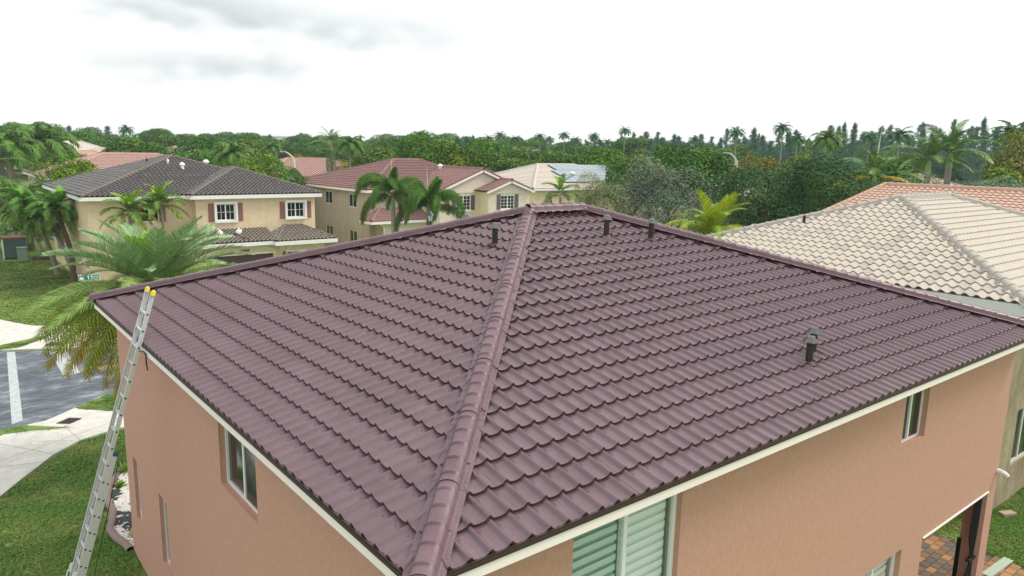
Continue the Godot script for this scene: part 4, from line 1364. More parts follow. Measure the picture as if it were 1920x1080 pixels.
	for e in [[Vector3(16.5, 3.0, -45.7), Vector3(18.2, 3.78, -48.5)], [Vector3(21, 3.0, -45.7), Vector3(19.5, 3.78, -48.5)], [Vector3(18.2, 3.76, -48.46), Vector3(19.5, 3.76, -48.46)]]:
		ridge_caps(e[0], e[1], 0.25, 0.34, 0.11, 40.0, 0.36, M.grey_cap, lr, "hip_tiles", 0.025)
	var gu := MB.new()
	gu.box(Vector3(10.4, 2.72, -46.2), Vector3(16.45, 2.97, -46.1)); gu.box(Vector3(16.45, 2.68, -45.76), Vector3(21.1, 2.95, -45.62))
	gu.box(Vector3(21.0, 2.68, -48.5), Vector3(21.1, 2.95, -45.76)); gu.box(Vector3(16.4, 2.7, -46.2), Vector3(16.448, 2.95, -45.62))
	gu.box(Vector3(10.4, 2.74, -46.55), Vector3(16.45, 2.76, -46.2)); gu.box(Vector3(16.45, 2.7, -46.25), Vector3(21.0, 2.72, -45.76))
	part("gutter", gu, M.white, h)
	var la := MB.new()
	la.tube(PackedVector3Array([Vector3(17.2, 1.75, -46.1), Vector3(17.2, 2.0, -46.1), Vector3(17.2, 2.12, -46.1), Vector3(17.2, 2.25, -46.1)]), PackedFloat32Array([0.07, 0.13, 0.1, 0.015]), 6)
	la.box(Vector3(17.18, 1.85, -46.25), Vector3(17.22, 1.9, -46.1))
	part("wall_lamp", la, mat("lamp_brown", srgb(120, 70, 50), 0.5), h)
	roof_vent(h, Vector3(12.8, 7.69, -54.22), 0.2, 0.55, M.white)
	roof_vent(h, Vector3(12.08, 8.02, -55.31), 0.09, 0.45, M.white)
	roof_vent(h, Vector3(11.23, 8.06, -57.93), 0.1, 0.4, M.black)
	roof_vent(h, Vector3(15.4, 7.85, -57.2), 0.25, 0.55, M.white); roof_vent(h, Vector3(18.2, 7.1, -55.6), 0.25, 0.5, M.white)
	for e in [[13.4, "left crumpled white sheet resting on the low garage roof", 0.24], [14.4, "right crumpled white sheet resting on the low garage roof", 0.28]]:
		rng.seed = int(e[0] * 10)
		var rows := []
		for y in 7:
			var row := PackedVector3Array()
			for x in 9:
				var a := TAU * x / 8.0
				var s: float = e[2] * 0.75 * sin(PI * (y + 0.2) / 7.0) * (0.7 + 0.6 * rng.randf())
				row.append(Vector3(cos(-a) * s, y * 0.085 * (1.0 + 0.2 * sin(x * 2.0)), sin(-a) * s * 0.7))
			row[8] = row[0]
			rows.append(row)
		var mb := MB.new()
		mb.grid(rows)
		var o := part("white_sheet", mb, M.white)
		o.position = Vector3(e[0], 3.3, -47.6); o.rotation.z = 0.5 - (e[0] - 13.4)
		tag(o, e[1], "sheet")
	var fr := thing("black_frame", "thin black frame lying on the low garage roof edge", "frame", Vector3(14.2, 3.15, -46.6))
	for e in [[-1.4, -0.1, 0.1, 0.9, -0.05, 0.15], [-1.4, 0.25, -0.9, 0.1, 0.3, -0.9], [0.1, 0.3, -0.9, 0.3, 0.1, -0.1], [0.3, 0.1, -0.1, 0.9, -0.05, 0.15]]:
		var mb := MB.new()
		mb.tube(PackedVector3Array([Vector3(e[0], e[1], e[2]), Vector3(e[3], e[4], e[5])]), PackedFloat32Array([0.035, 0.035]), 6)
		part("rod", mb, M.solar_edge, fr)

func make_brown_house() -> void:
	var h := house("red_roofed_house", "tan two-storey house with a faded red tile roof and two gables", 26.45, 41.0, -51.2, -67.2, 6.1, Vector3(32.5, 8.55, -57.2), Vector3(35.3, 8.55, -57.2), true, M.tan_stucco, M.red_tile, M.cream_trim, {"left": [[6.45, 4.43, 7.95, 5.6], [11.3, 4.43, 12.8, 5.6], [6.45, 0.9, 7.95, 2.4], [11.3, 0.9, 12.8, 2.4]], "lip": M.roof_lip, "wave": 0.06, "rise": 0.06, "frame": M.pale_frame, "over": 0.45, "fascia": 0.22})
	# front gables
	for e in [[31.7, 41.1, -48.2, 7.95, 6.12, 31.95, 40.8, M.pale_stucco], [35.6, 40.9, -46.5, 7.05, 6.12, 35.9, 40.6, M.pale_stucco]]:
		var first: bool = e[0] < 33
		var z: float = e[2] - 0.3
		var wx: float = 1.7 if first else 1.35
		wall("wall", Vector3(e[5], 0, z), Vector3.RIGHT, Vector3.BACK, e[6] - e[5], 6.0, [[wx, 4.38, wx + 1.55, 5.68]] if first else [[wx, 4.5, wx + 1.55, 5.72]], e[7], h)
		wall("wall", Vector3(e[5], 0, z - 3.0), Vector3.BACK, Vector3.LEFT, 3.0, 6.0, [], M.cream_stucco if not first else e[7], h)
		wall("wall", Vector3(e[6], 0, z), Vector3.FORWARD, Vector3.RIGHT, 3.0, 6.0, [], e[7], h)
		gable(h, e[0], e[1], e[2], -55.2 if first else -50.0, e[4], e[3], e[7], M.red_tile, M.cream_trim)
		var o := Vector3(e[5] + wx, 4.38 if first else 4.5, z)
		window(h, o, Vector3.RIGHT, Vector3.BACK, 1.55, 1.3 if first else 1.22, 0.05, "grid", M.white, 2, 4, 0.06)
		shutters(h, o, Vector3.RIGHT, Vector3.BACK, 1.55, 1.3, 0.42, M.brown_shutter)
		var sl := MB.new()
		sl.box(o + Vector3(-0.1, -0.12, 0), o + Vector3(1.65, 0, 0.12))
		part("sill", sl, M.cream_trim, h)
	# low roof over the porch and garage
	var top := MB.new()
	var lip := MB.new()
	tile_rows(Vector3(26.0, 3.62, -49.6), Vector3(31.9, 3.62, -49.6), Vector3(31.9, 4.5, -51.7), Vector3(27.9, 4.5, -51.7), 0.36, 0.3, 0.1, 0.035, barrel(0.06), 0.0, lip, top)
	tile_rows(Vector3(26.0, 3.62, -51.7), Vector3(26.0, 3.62, -49.6), Vector3(27.9, 4.5, -51.7), Vector3(27.9, 4.5, -51.7), 0.36, 0.3, 0.1, 0.035, barrel(0.06), 0.0, lip, top)
	var dk := MB.new()
	dk.quad(Vector3(26.0, 3.57, -49.6), Vector3(31.9, 3.57, -49.6), Vector3(31.9, 4.45, -51.7), Vector3(27.9, 4.45, -51.7)); dk.tri(Vector3(26.0, 3.57, -51.7), Vector3(26.0, 3.57, -49.6), Vector3(27.9, 4.45, -51.7))
	var lr := part("low_roof", dk, M.red_tile, h)
	var am := top.mesh(M.red_tile)
	lip.mesh(M.roof_lip, am)
	tag(shaped("roof_tiles", am, lr), "", "", "", "stuff")
	ridge_caps(Vector3(26.0, 3.68, -49.6), Vector3(27.9, 4.56, -51.7), 0.25, 0.32, 0.1, 40.0, 0.4, M.red_tile, lr, "hip_tiles", 0.022)
	var gu := MB.new()
	gu.box(Vector3(26.0, 3.38, -49.65), Vector3(31.9, 3.6, -49.55)); gu.box(Vector3(26.0, 3.38, -51.7), Vector3(26.06, 3.6, -49.65)); gu.box(Vector3(26.06, 3.4, -51.7), Vector3(31.9, 3.42, -49.65))
	part("gutter", gu, M.cream_trim, h)
	wall("wall", Vector3(27.4, 0, -50.1), Vector3.RIGHT, Vector3.BACK, 4.5, 3.4, [], M.pale_stucco, h)
	wall("wall", Vector3(27.4, 0, -51.7), Vector3.BACK, Vector3.LEFT, 1.6, 3.4, [], M.tan_stucco, h)
	var dp := MB.new()
	dp.tube(PackedVector3Array([Vector3(26.9, 3.38, -49.75), Vector3(27.3, 3.2, -49.95), Vector3(27.42, 2.9, -50.02), Vector3(27.42, 0.1, -50.02)]), PackedFloat32Array([0.06, 0.06, 0.06, 0.06]), 8)
	part("downpipe", dp, M.cream_trim, h)
	roof_vent(h, Vector3(36.0, 7.75, -54.6), 0.25, 0.5, M.white)

func make_beige_house() -> void:
	var A := Vector3(24.75, 8.17, -7.3)
	var B := Vector3(28.8, 8.17, -7.3)
	var h := house("beige_roofed_house", "olive-walled house with a sand-coloured barrel tile roof", 18.55, 35.0, -1.2, -13.4, 6.0, A, B, true, M.olive_stucco, M.beige_tile, M.blue_fascia, {"front": [[1.47, 1.1, 2.9, 2.75]], "faces": [0, 2], "lip": M.tile_edge, "cap": M.beige_tile_worn, "cap_width": 0.4, "fascia": 0.3, "wave": 0.03, "rise": 0.035, "seg": 8})
	var roof: Node3D
	for ch in h.get_children():
		if ch.name == "roof": roof = ch
	# the slope that faces the terracotta house: single barrel tiles
	var E0 := Vector3(18.55, 6.0, -13.4)
	var E1 := Vector3(18.55, 6.0, -1.2)
	var u := Vector3.BACK
	var w := (A - E0 - u * (A - E0).dot(u)).normalized()
	var nm := u.cross(w)
	var length := (A - E0).dot(w)
	var models_t := []
	for m in [M.beige_tile, M.beige_tile_worn]:
		var mb := MB.new()
		var lp := MB.new()
		var rows := []
		for r in 2:
			var row := PackedVector3Array()
			for q in 9:
				var f := q / 8.0
				var hgt := 0.072 * sin(PI * minf(f * 1.4, 1.0))
				row.append(Vector3((f - 0.5) * 0.29, hgt + (0.04 if r == 0 else 0.005), 0.0 if r == 0 else -0.385))
			rows.append(row)
		mb.grid(rows)
		var low := PackedVector3Array()
		for p in rows[0]: low.append(p - Vector3(0, 0.034, 0.01))
		lp.grid([low, rows[0]])
		var am := mb.mesh(m)
		lp.mesh(M.tile_edge, am)
		models_t.append(am)
	rng.seed = 321
	var spots := []
	var eye := Vector3(-2.84, 9.52, 4.67)
	var r := 0
	while r * 0.36 < length - 0.1:
		var v := r * 0.36
		var t := (v + 0.1) / length
		var a := lerpf(0, (A - E0).dot(u), t)
		var b := lerpf(12.2, (A - E0).dot(u), t)
		var k := ceili(a / 0.29)
		while k * 0.29 < b:
			var p := E0 + u * (k * 0.29 + rng.randf_range(-0.006, 0.006)) + w * (v + rng.randf_range(-0.006, 0.006))
			var bs := Basis(u, nm, -w) * Basis(Vector3.UP, rng.randf_range(-0.012, 0.012))
			var shown := v > 1.6 and k * 0.29 > 2.0
			spots.append([p.distance_to(eye) + (0.0 if shown else 50.0), Transform3D(bs, p)])
			k += 1
		r += 1
	spots.sort_custom(func(x, y): return x[0] < y[0])
	var rest := MB.new()
	for k in spots.size():
		var am: ArrayMesh = models_t[0 if rng.randf() < 0.7 else 1]
		if k < 300: shaped("roof_tile", am, roof, spots[k][1])
		else:
			for s in 2:
				var one := MB.new()
				var arr := am.surface_get_arrays(s)
				one.v = arr[Mesh.ARRAY_VERTEX]; one.n = arr[Mesh.ARRAY_NORMAL]; one.c = arr[Mesh.ARRAY_COLOR]; one.i = arr[Mesh.ARRAY_INDEX]
				rest.add(one, spots[k][1])
	tag(part("barrel_tiles", rest, M.beige_tile, roof), "", "", "", "stuff")
	var pv := MB.new()
	pv.tube(PackedVector3Array([Vector3(21.9, 7.0, -9.35), Vector3(21.9, 7.5, -9.35)]), PackedFloat32Array([0.05, 0.05]), 8)
	part("vent_pipe", pv, M.vent_pipe, h)
	var ds := MB.new()
	ds.box(Vector3(18.93, 0.1, -1.64), Vector3(18.99, 5.7, -1.58))
	part("downpipe", ds, M.vent_pipe, h)
	var dm := thing("satellite_dish", "small grey satellite dish showing over the sand-coloured roof", "satellite dish", Vector3(24.6, 6.0, -13.2))
	var rows := []
	for k in 4:
		var row := PackedVector3Array()
		for q in 13:
			var aa := -TAU * q / 12
			var rr := 0.24 * (3 - k) / 3.0 + 0.001
			row.append(Vector3(cos(aa) * rr, sin(aa) * rr + 0.5, 0.3 * rr * rr))
		rows.append(row)
	var dd := MB.new()
	dd.grid(rows)
	part("dish", dd, mat("dish_grey", srgb(190, 200, 208), 0.4), dm)
	var mst := MB.new()
	mst.tube(PackedVector3Array([Vector3(0, -0.3, -0.05), Vector3(0, 0.5, -0.05)]), PackedFloat32Array([0.03, 0.03]), 6)
	part("mast", mst, M.solar_edge, dm)

func make_other_houses() -> void:
	house("salmon_roofed_house", "house with a salmon tile roof behind the sand-coloured one", 33.0, 46.0, 4.0, -15.8, 6.2, Vector3(38.9, 8.15, -1.9), Vector3(38.9, 8.15, -14.4), false, M.cream_stucco, M.salmon_tile, M.cream_trim, {"faces": [0, 1, 3], "lip": M.roof_lip, "wave": 0.05})
	var b2 := house("solar_roofed_house", "cream house with solar panels on its pale tile roof", 42.9, 62.0, -49.1, -62.0, 6.1, Vector3(48.9, 8.22, -55.5), Vector3(54.2, 8.22, -55.5), true, M.cream_stucco, M.cream_tile, M.white, {"front": [[1.6, 4.4, 2.55, 5.5]], "lip": M.mortar, "wave": 0.04, "rise": 0.035, "style": "grid", "bars": 2, "frame": M.white})
	var n := Vector3(0, 6.4, 2.12).normalized()
	var up := Vector3(0, 2.12, -6.4).normalized()
	for r in 3:
		for k in 8:
			var x := 48.2 + k * 1.08 + r * 0.9
			var v := 1.3 + r * 1.72
			if r == 0 and k > 6: continue
			var o := Vector3(x, 6.1, -49.1) + up * v + n * 0.16
			var mb := MB.new()
			mb.obox(o + Vector3(0.52, 0, 0) + up * 0.82, Vector3.RIGHT, up, n, Vector3(1.04, 1.66, 0.04))
			var pn := part("solar_panel", mb, M.solar, b2)
			var ed := MB.new()
			ed.obox(o + Vector3(0.52, 0, 0) + up * 0.82 - n * 0.075, Vector3.RIGHT, up, n, Vector3(1.03, 1.65, 0.11))
			part("frame", ed, M.solar_edge, pn)
	roof_vent(b2, Vector3(51.0, 7.1, -52.3), 0.3, 0.5, M.white)
	var ph := house("pink_roofed_house", "house with a pink tile roof behind the grey-roofed one", 6.8, 26.0, -79.5, -97.0, 6.1, Vector3(13.2, 8.4, -85.8), Vector3(18.6, 8.4, -85.8), true, M.tan_stucco, M.pink_tile, M.cream_trim, {"lip": M.roof_lip, "rise": 0.05, "step": 0.42, "pitch": 0.4, "wave": 0.09})
	roof_over(ph, 13.0, 24.0, -78.0, -90.0, 6.1, Vector3(18.2, 7.9, -83.4), Vector3(18.2, 7.9, -84.0), false, M.pink_tile, M.cream_trim, {"lip": M.roof_lip, "rise": 0.05, "step": 0.42, "pitch": 0.4, "wave": 0.09})
	var pm := house("coral_roofed_house", "house with a coral tile roof between the grey and red roofs", 29.0, 46.0, -81.0, -95.0, 6.0, Vector3(34.5, 8.05, -88.0), Vector3(40.0, 8.05, -88.0), true, M.tan_stucco, M.pink_tile, M.white, {"lip": M.roof_lip, "rise": 0.05, "step": 0.42, "pitch": 0.4, "wave": 0.09, "fascia": 0.3})
	# roofs that show between far trees: x, z, size, eave, material, label
	var far := [[148, 150.0, 13.0, 7.6, "cream_tile", "distant house with a wide pale roof right of the coconut palm"], [168, 122.0, 11.0, 6.6, "salmon_tile", "distant house with a salmon roof just above the pink roof"], [203, 135.0, 9.0, 7.3, "beige_tile", "distant house with a beige roof above the pink roof's middle"], [342, 150.0, 10.0, 7.6, "salmon_tile", "distant house with a tan roof over the grey roof's ridge"],
		[420, 128.0, 10.0, 7.0, "cream_tile", "distant house with a small pale roof above the glossy green tree"], [458, 122.0, 10.0, 6.7, "salmon_tile", "distant house with a rosy roof beside the orange-tinged hedge"], [984, 120.0, 12.0, 6.4, "red_tile", "distant house with a red roof left of the solar house ridge"], [1022, 117.0, 12.0, 6.3, "salmon_tile", "distant house with a sandy roof behind the solar house"],
		[1166, 102.0, 13.0, 6.2, "cream_tile", "distant house with a buff roof above the feathery olive tree"], [1392, 84.0, 10.0, 5.6, "cream_tile", "distant house with a pale roof beside the curved street light"], [1705, 95.0, 12.0, 6.0, "salmon_tile", "distant house with a pinkish roof behind the twin palms"]]
	for e in far:
		var az := deg_to_rad(38.94) + atan((e[0] - 960.0) / 1379.0)
		var at := Vector2(-2.84 + sin(az) * e[1], 4.67 - cos(az) * e[1])
		e[0] = at.x; e[1] = at.y
	for e in far:
		var s: float = e[2]
		house("distant_house", e[5], e[0] - s / 2, e[0] + s / 2, e[1] + s * 0.45, e[1] - s * 0.45, e[3], Vector3(e[0] - s * 0.08, e[3] + s * 0.16, e[1]), Vector3(e[0] + s * 0.08, e[3] + s * 0.16, e[1]), true, M.tan_stucco, M[e[4]], M.cream_trim, {"step": 0.5, "pitch": 0.6, "faces": [0, 1], "seg": 4, "lip": M.roof_lip, "front": [[s * 0.25, e[3] - 1.9, s * 0.25 + 1.3, e[3] - 0.7]]})
	var wh := thing("white_warehouse", "long white flat-roofed warehouse far beyond the trees", "warehouse", Vector3(128, 0, -320))
	var mb := MB.new()
	mb.box(Vector3(-22, 0, -8), Vector3(22, 13.6, 8))
	part("wall", mb, M.white, wh)
	var rb := MB.new()
	rb.box(Vector3(-22.3, 13.6, -8.3), Vector3(22.3, 14.1, 8.3))
	part("parapet", rb, M.pole_concrete, wh)
	var w2 := thing("grey_warehouse", "low grey flat-roofed building far behind the bright trees", "building", Vector3(150, 0, -118))
	var mc := MB.new()
	mc.box(Vector3(-9, 0, -6), Vector3(9, 8.8, 6))
	part("wall", mc, mat("shed_grey", srgb(150, 154, 158), 0.7), w2)
	var rc := MB.new()
	rc.box(Vector3(-9.3, 8.8, -6.3), Vector3(9.3, 9.2, 6.3))
	part("parapet", rc, M.shed_grey, w2)

# ------------------------------------------------------------------ street things
func make_street() -> void:
	for e in [[31.5, -78.5, 8.7, 2.4, "curved concrete street light behind the coral roof"], [67.2, -43.5, 9.6, 2.5, "curved pale street light above the feathery olive tree"], [74.0, -87.0, 9.6, 2.6, "thin pale street light above the distant red roof"]]:
		var t := thing("street_light", e[4], "street light", Vector3(e[0], 0, e[1]), "street lights among the trees")
		var p := MB.new()
		p.tube(PackedVector3Array([Vector3.ZERO, Vector3(0, e[2] * 0.5, 0), Vector3(0, e[2] - 0.5, 0)]), PackedFloat32Array([0.26, 0.2, 0.15]), 8)
		part("pole", p, M.pole_concrete, t)
		var side: Vector3 = Vector3(-0.85, 0, -0.5)
		if e[0] > 70: side = Vector3(0.85, 0, 0.5)
		var a := MB.new()
		a.tube(PackedVector3Array([Vector3(0, e[2] - 0.9, 0), Vector3(0, e[2] - 0.3, 0) + side * 0.15, Vector3(0, e[2] + 0.1, 0) + side * 0.6, Vector3(0, e[2] + 0.3, 0) + side * e[3] * 0.42]), PackedFloat32Array([0.11, 0.09, 0.07, 0.06]), 8)
		part("arm", a, M.pole_concrete, t)
		var hd := MB.new()
		hd.obox(Vector3(0, e[2] + 0.29, 0) + side * e[3] * 0.52, side.normalized(), Vector3.UP, side.cross(Vector3.UP).normalized(), Vector3(0.6, 0.12, 0.26))
		part("lamp_head", hd, M.dish_grey, t)
	var ln := thing("post_lantern", "black lantern post between the two foxtail palms", "lantern", Vector3(20.7, 0, -32.3))
	var po := MB.new()
	po.tube(PackedVector3Array([Vector3.ZERO, Vector3(0, 0.6, 0), Vector3(0, 0.7, 0), Vector3(0, 5.35, 0)]), PackedFloat32Array([0.12, 0.1, 0.06, 0.05]), 10)
	part("post", po, M.lamp_black, ln)
	var gl := MB.new()
	gl.tube(PackedVector3Array([Vector3(0, 5.38, 0), Vector3(0, 5.72, 0)]), PackedFloat32Array([0.11, 0.19]), 6)
	part("lamp_glass", gl, M.lamp_glass, ln)
	var cp := MB.new()
	cp.tube(PackedVector3Array([Vector3(0, 5.72, 0), Vector3(0, 5.75, 0), Vector3(0, 5.95, 0), Vector3(0, 6.02, 0), Vector3(0, 6.1, 0)]), PackedFloat32Array([0.24, 0.23, 0.07, 0.05, 0.01]), 10)
	cp.tube(PackedVector3Array([Vector3(0, 5.3, 0), Vector3(0, 5.38, 0)]), PackedFloat32Array([0.06, 0.13]), 10)
	for k in 6:
		var d := Vector3(cos(TAU * k / 6), 0, sin(TAU * k / 6))
		cp.bar(Vector3(0, 5.36, 0) + d * 0.115, Vector3(0, 5.73, 0) + d * 0.2, 0.02, 0.02, d)
	part("lamp_cage", cp, M.lamp_black, ln)
	var sg := thing("street_sign", "green street name sign half hidden by the big date palm", "street sign", Vector3(2.55, 0, -30.9))
	var pp := MB.new()
	pp.tube(PackedVector3Array([Vector3.ZERO, Vector3(0, 3.7, 0)]), PackedFloat32Array([0.03, 0.03]), 8)
	part("post", pp, M.dish_grey, sg)
	var bd := Node3D.new()
	bd.rotation.y = -0.05
	var pl := MB.new()
	pl.obox(Vector3(0, 3.84, 0.0), Vector3.RIGHT, Vector3.UP, Vector3.BACK, Vector3(0.78, 0.25, 0.012))
	var plate := part("sign_plate", pl, M.white, sg)
	plate.rotation.y = -0.06
	var gp := MB.new()
	gp.box(Vector3(-0.37, 3.735, 0.008), Vector3(0.37, 3.945, 0.011))
	part("sign_face", gp, M.sign_green, plate)
	var wb := MB.new()
	wb.box(Vector3(-0.35, 3.755, 0.0112), Vector3(-0.19, 3.86, 0.014))
	part("sign_panel", wb, M.white, plate)
	lettering("SW", 0.075, M.white, plate, Transform3D(Basis(), Vector3(-0.27, 3.905, 0.016)))
	lettering("11", 0.17, M.white, plate, Transform3D(Basis(), Vector3(0.03, 3.84, 0.016)))
	lettering("Ct", 0.13, M.white, plate, Transform3D(Basis(), Vector3(0.25, 3.83, 0.016)))
	bd.free()
	var ac := thing("air_conditioner", "dark green air conditioning unit with a rusty top on the lawn", "air conditioner", Vector3(2.95, 0, -68.3))
	var b := MB.new()
	b.box(Vector3(-0.75, 0.1, -0.7), Vector3(0.85, 1.65, 0.7))
	part("casing", b, M.unit_green, ac)
	var lv := 0
	while lv < 9:
		var l := MB.new()
		l.box(Vector3(-0.7, 0.25 + lv * 0.15, 0.7), Vector3(0.8, 0.33 + lv * 0.15, 0.72))
		part("louvre", l, M.unit_green, ac)
		lv += 1
	var tp := MB.new()
	tp.box(Vector3(-0.85, 1.65, -0.8), Vector3(0.95, 1.78, 0.8))
	part("lid", tp, M.unit_rust, ac)
	var sd := MB.new()
	sd.box(Vector3(-0.85, 0.0, 0.6), Vector3(-0.752, 1.64, 0.75))
	part("side_panel", sd, M.white, ac)
	var ub := thing("utility_box", "pale green utility cabinet in front of the air conditioner", "utility box", Vector3(3.3, 0, -66.4))
	var u := MB.new()
	u.box(Vector3(-0.3, 0, -0.3), Vector3(0.35, 1.0, 0.3))
	part("cabinet", u, M.box_green, ub)
	var ul := MB.new()
	ul.box(Vector3(-0.34, 1.0, -0.34), Vector3(0.39, 1.08, 0.34))
	part("lid", ul, M.box_green, ub)
	var mu := MB.new()
	mu.poly(outline([3.9, -66.2, 5.3, -65.6, 6.2, -66.6, 5.6, -67.8, 4.2, -67.6]), 0.0, 0.18)
	tag(part("mulch_heap", mu, M.soil), "low dark mulch heap beside the bare-stemmed shrub", "mulch")

# ------------------------------------------------------------------ vegetation
func make_models() -> void:
	var green := Color(0.072, 0.17, 0.018)
	var lime := Color(0.13, 0.2, 0.03)
	var deep := Color(0.045, 0.095, 0.025)
	models.broad = tree_model("broadleaf_tree", 201, 10.0, 4.2, 15000, 0.34, green, lime, 0.5, 0.3, 20)
	models.broad2 = tree_model("spreading_tree", 205, 10.0, 5.0, 15000, 0.34, Color(0.055, 0.145, 0.02), green, 0.5, 0.3, 24, 0.1, 0.4)
	models.olive = tree_model("feathery_tree", 211, 9.5, 3.8, 42000, 0.17, Color(0.115, 0.165, 0.1), Color(0.16, 0.21, 0.135), 0.35, 0.5, 26, 0.35, 0.3)
	models.dark = tree_model("dense_dark_tree", 217, 10.0, 4.2, 40000, 0.19, Color(0.04, 0.105, 0.03), Color(0.065, 0.13, 0.04), 0.45, 0.3, 26, 0.2, 0.22)
	models.mango = tree_model("mango_tree", 223, 8.2, 3.4, 12000, 0.3, Color(0.07, 0.17, 0.018), Color(0.15, 0.26, 0.03), 0.34, 0.1, 22, 0.05, 0.25)
	models.rust = tree_model("rusty_tree", 227, 9.0, 4.0, 12000, 0.3, Color(0.11, 0.145, 0.022), Color(0.17, 0.16, 0.03), 0.5, 0.3, 18, 0.1, 0.3)
	models.bush = tree_model("leafy_bush", 231, 3.0, 1.6, 6000, 0.16, Color(0.07, 0.16, 0.02), Color(0.13, 0.22, 0.03), 0.45, 0.3, 12, 0.1, 0.08)
	for k in 3:
		var root := thing("casuarina_tree", "casuarina", "tree")
		var tr := MB.new()
		tr.tube(PackedVector3Array([Vector3.ZERO, Vector3(0.1, 8, 0), Vector3(0, 15.5, 0.1)]), PackedFloat32Array([0.28, 0.18, 0.04]), 6)
		part("trunk", tr, M.bark, root)
		part("crown", casuarina_leaves(240 + k, 16.0, [2.6, 2.0, 3.1][k], 3400, Color(0.075, 0.125, 0.07)), M.far_leaf, root)
		root.set_meta("h", 16.0); root.set_meta("r", 2.6)
		models["cas%d" % k] = root
	models.royal = simple_palm_model("royal_palm", 251, 11.0, 3.2, 26, Color(0.05, 0.11, 0.035), 0.7, "palm_bark")
	models.coco = simple_palm_model("coconut_palm", 257, 10.0, 3.8, 20, Color(0.06, 0.125, 0.025), 1.0, "palm_bark")
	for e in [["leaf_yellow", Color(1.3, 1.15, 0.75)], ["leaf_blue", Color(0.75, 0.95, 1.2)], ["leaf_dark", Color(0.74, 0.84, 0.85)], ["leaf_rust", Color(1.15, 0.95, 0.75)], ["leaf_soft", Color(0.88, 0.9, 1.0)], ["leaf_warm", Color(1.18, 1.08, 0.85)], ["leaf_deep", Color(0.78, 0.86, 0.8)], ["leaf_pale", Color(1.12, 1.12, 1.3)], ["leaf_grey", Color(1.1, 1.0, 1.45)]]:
		var m: StandardMaterial3D = M.far_leaf.duplicate()
		m.resource_name = e[0]
		m.albedo_color = (e[1] as Color).linear_to_srgb()
		M[e[0]] = m

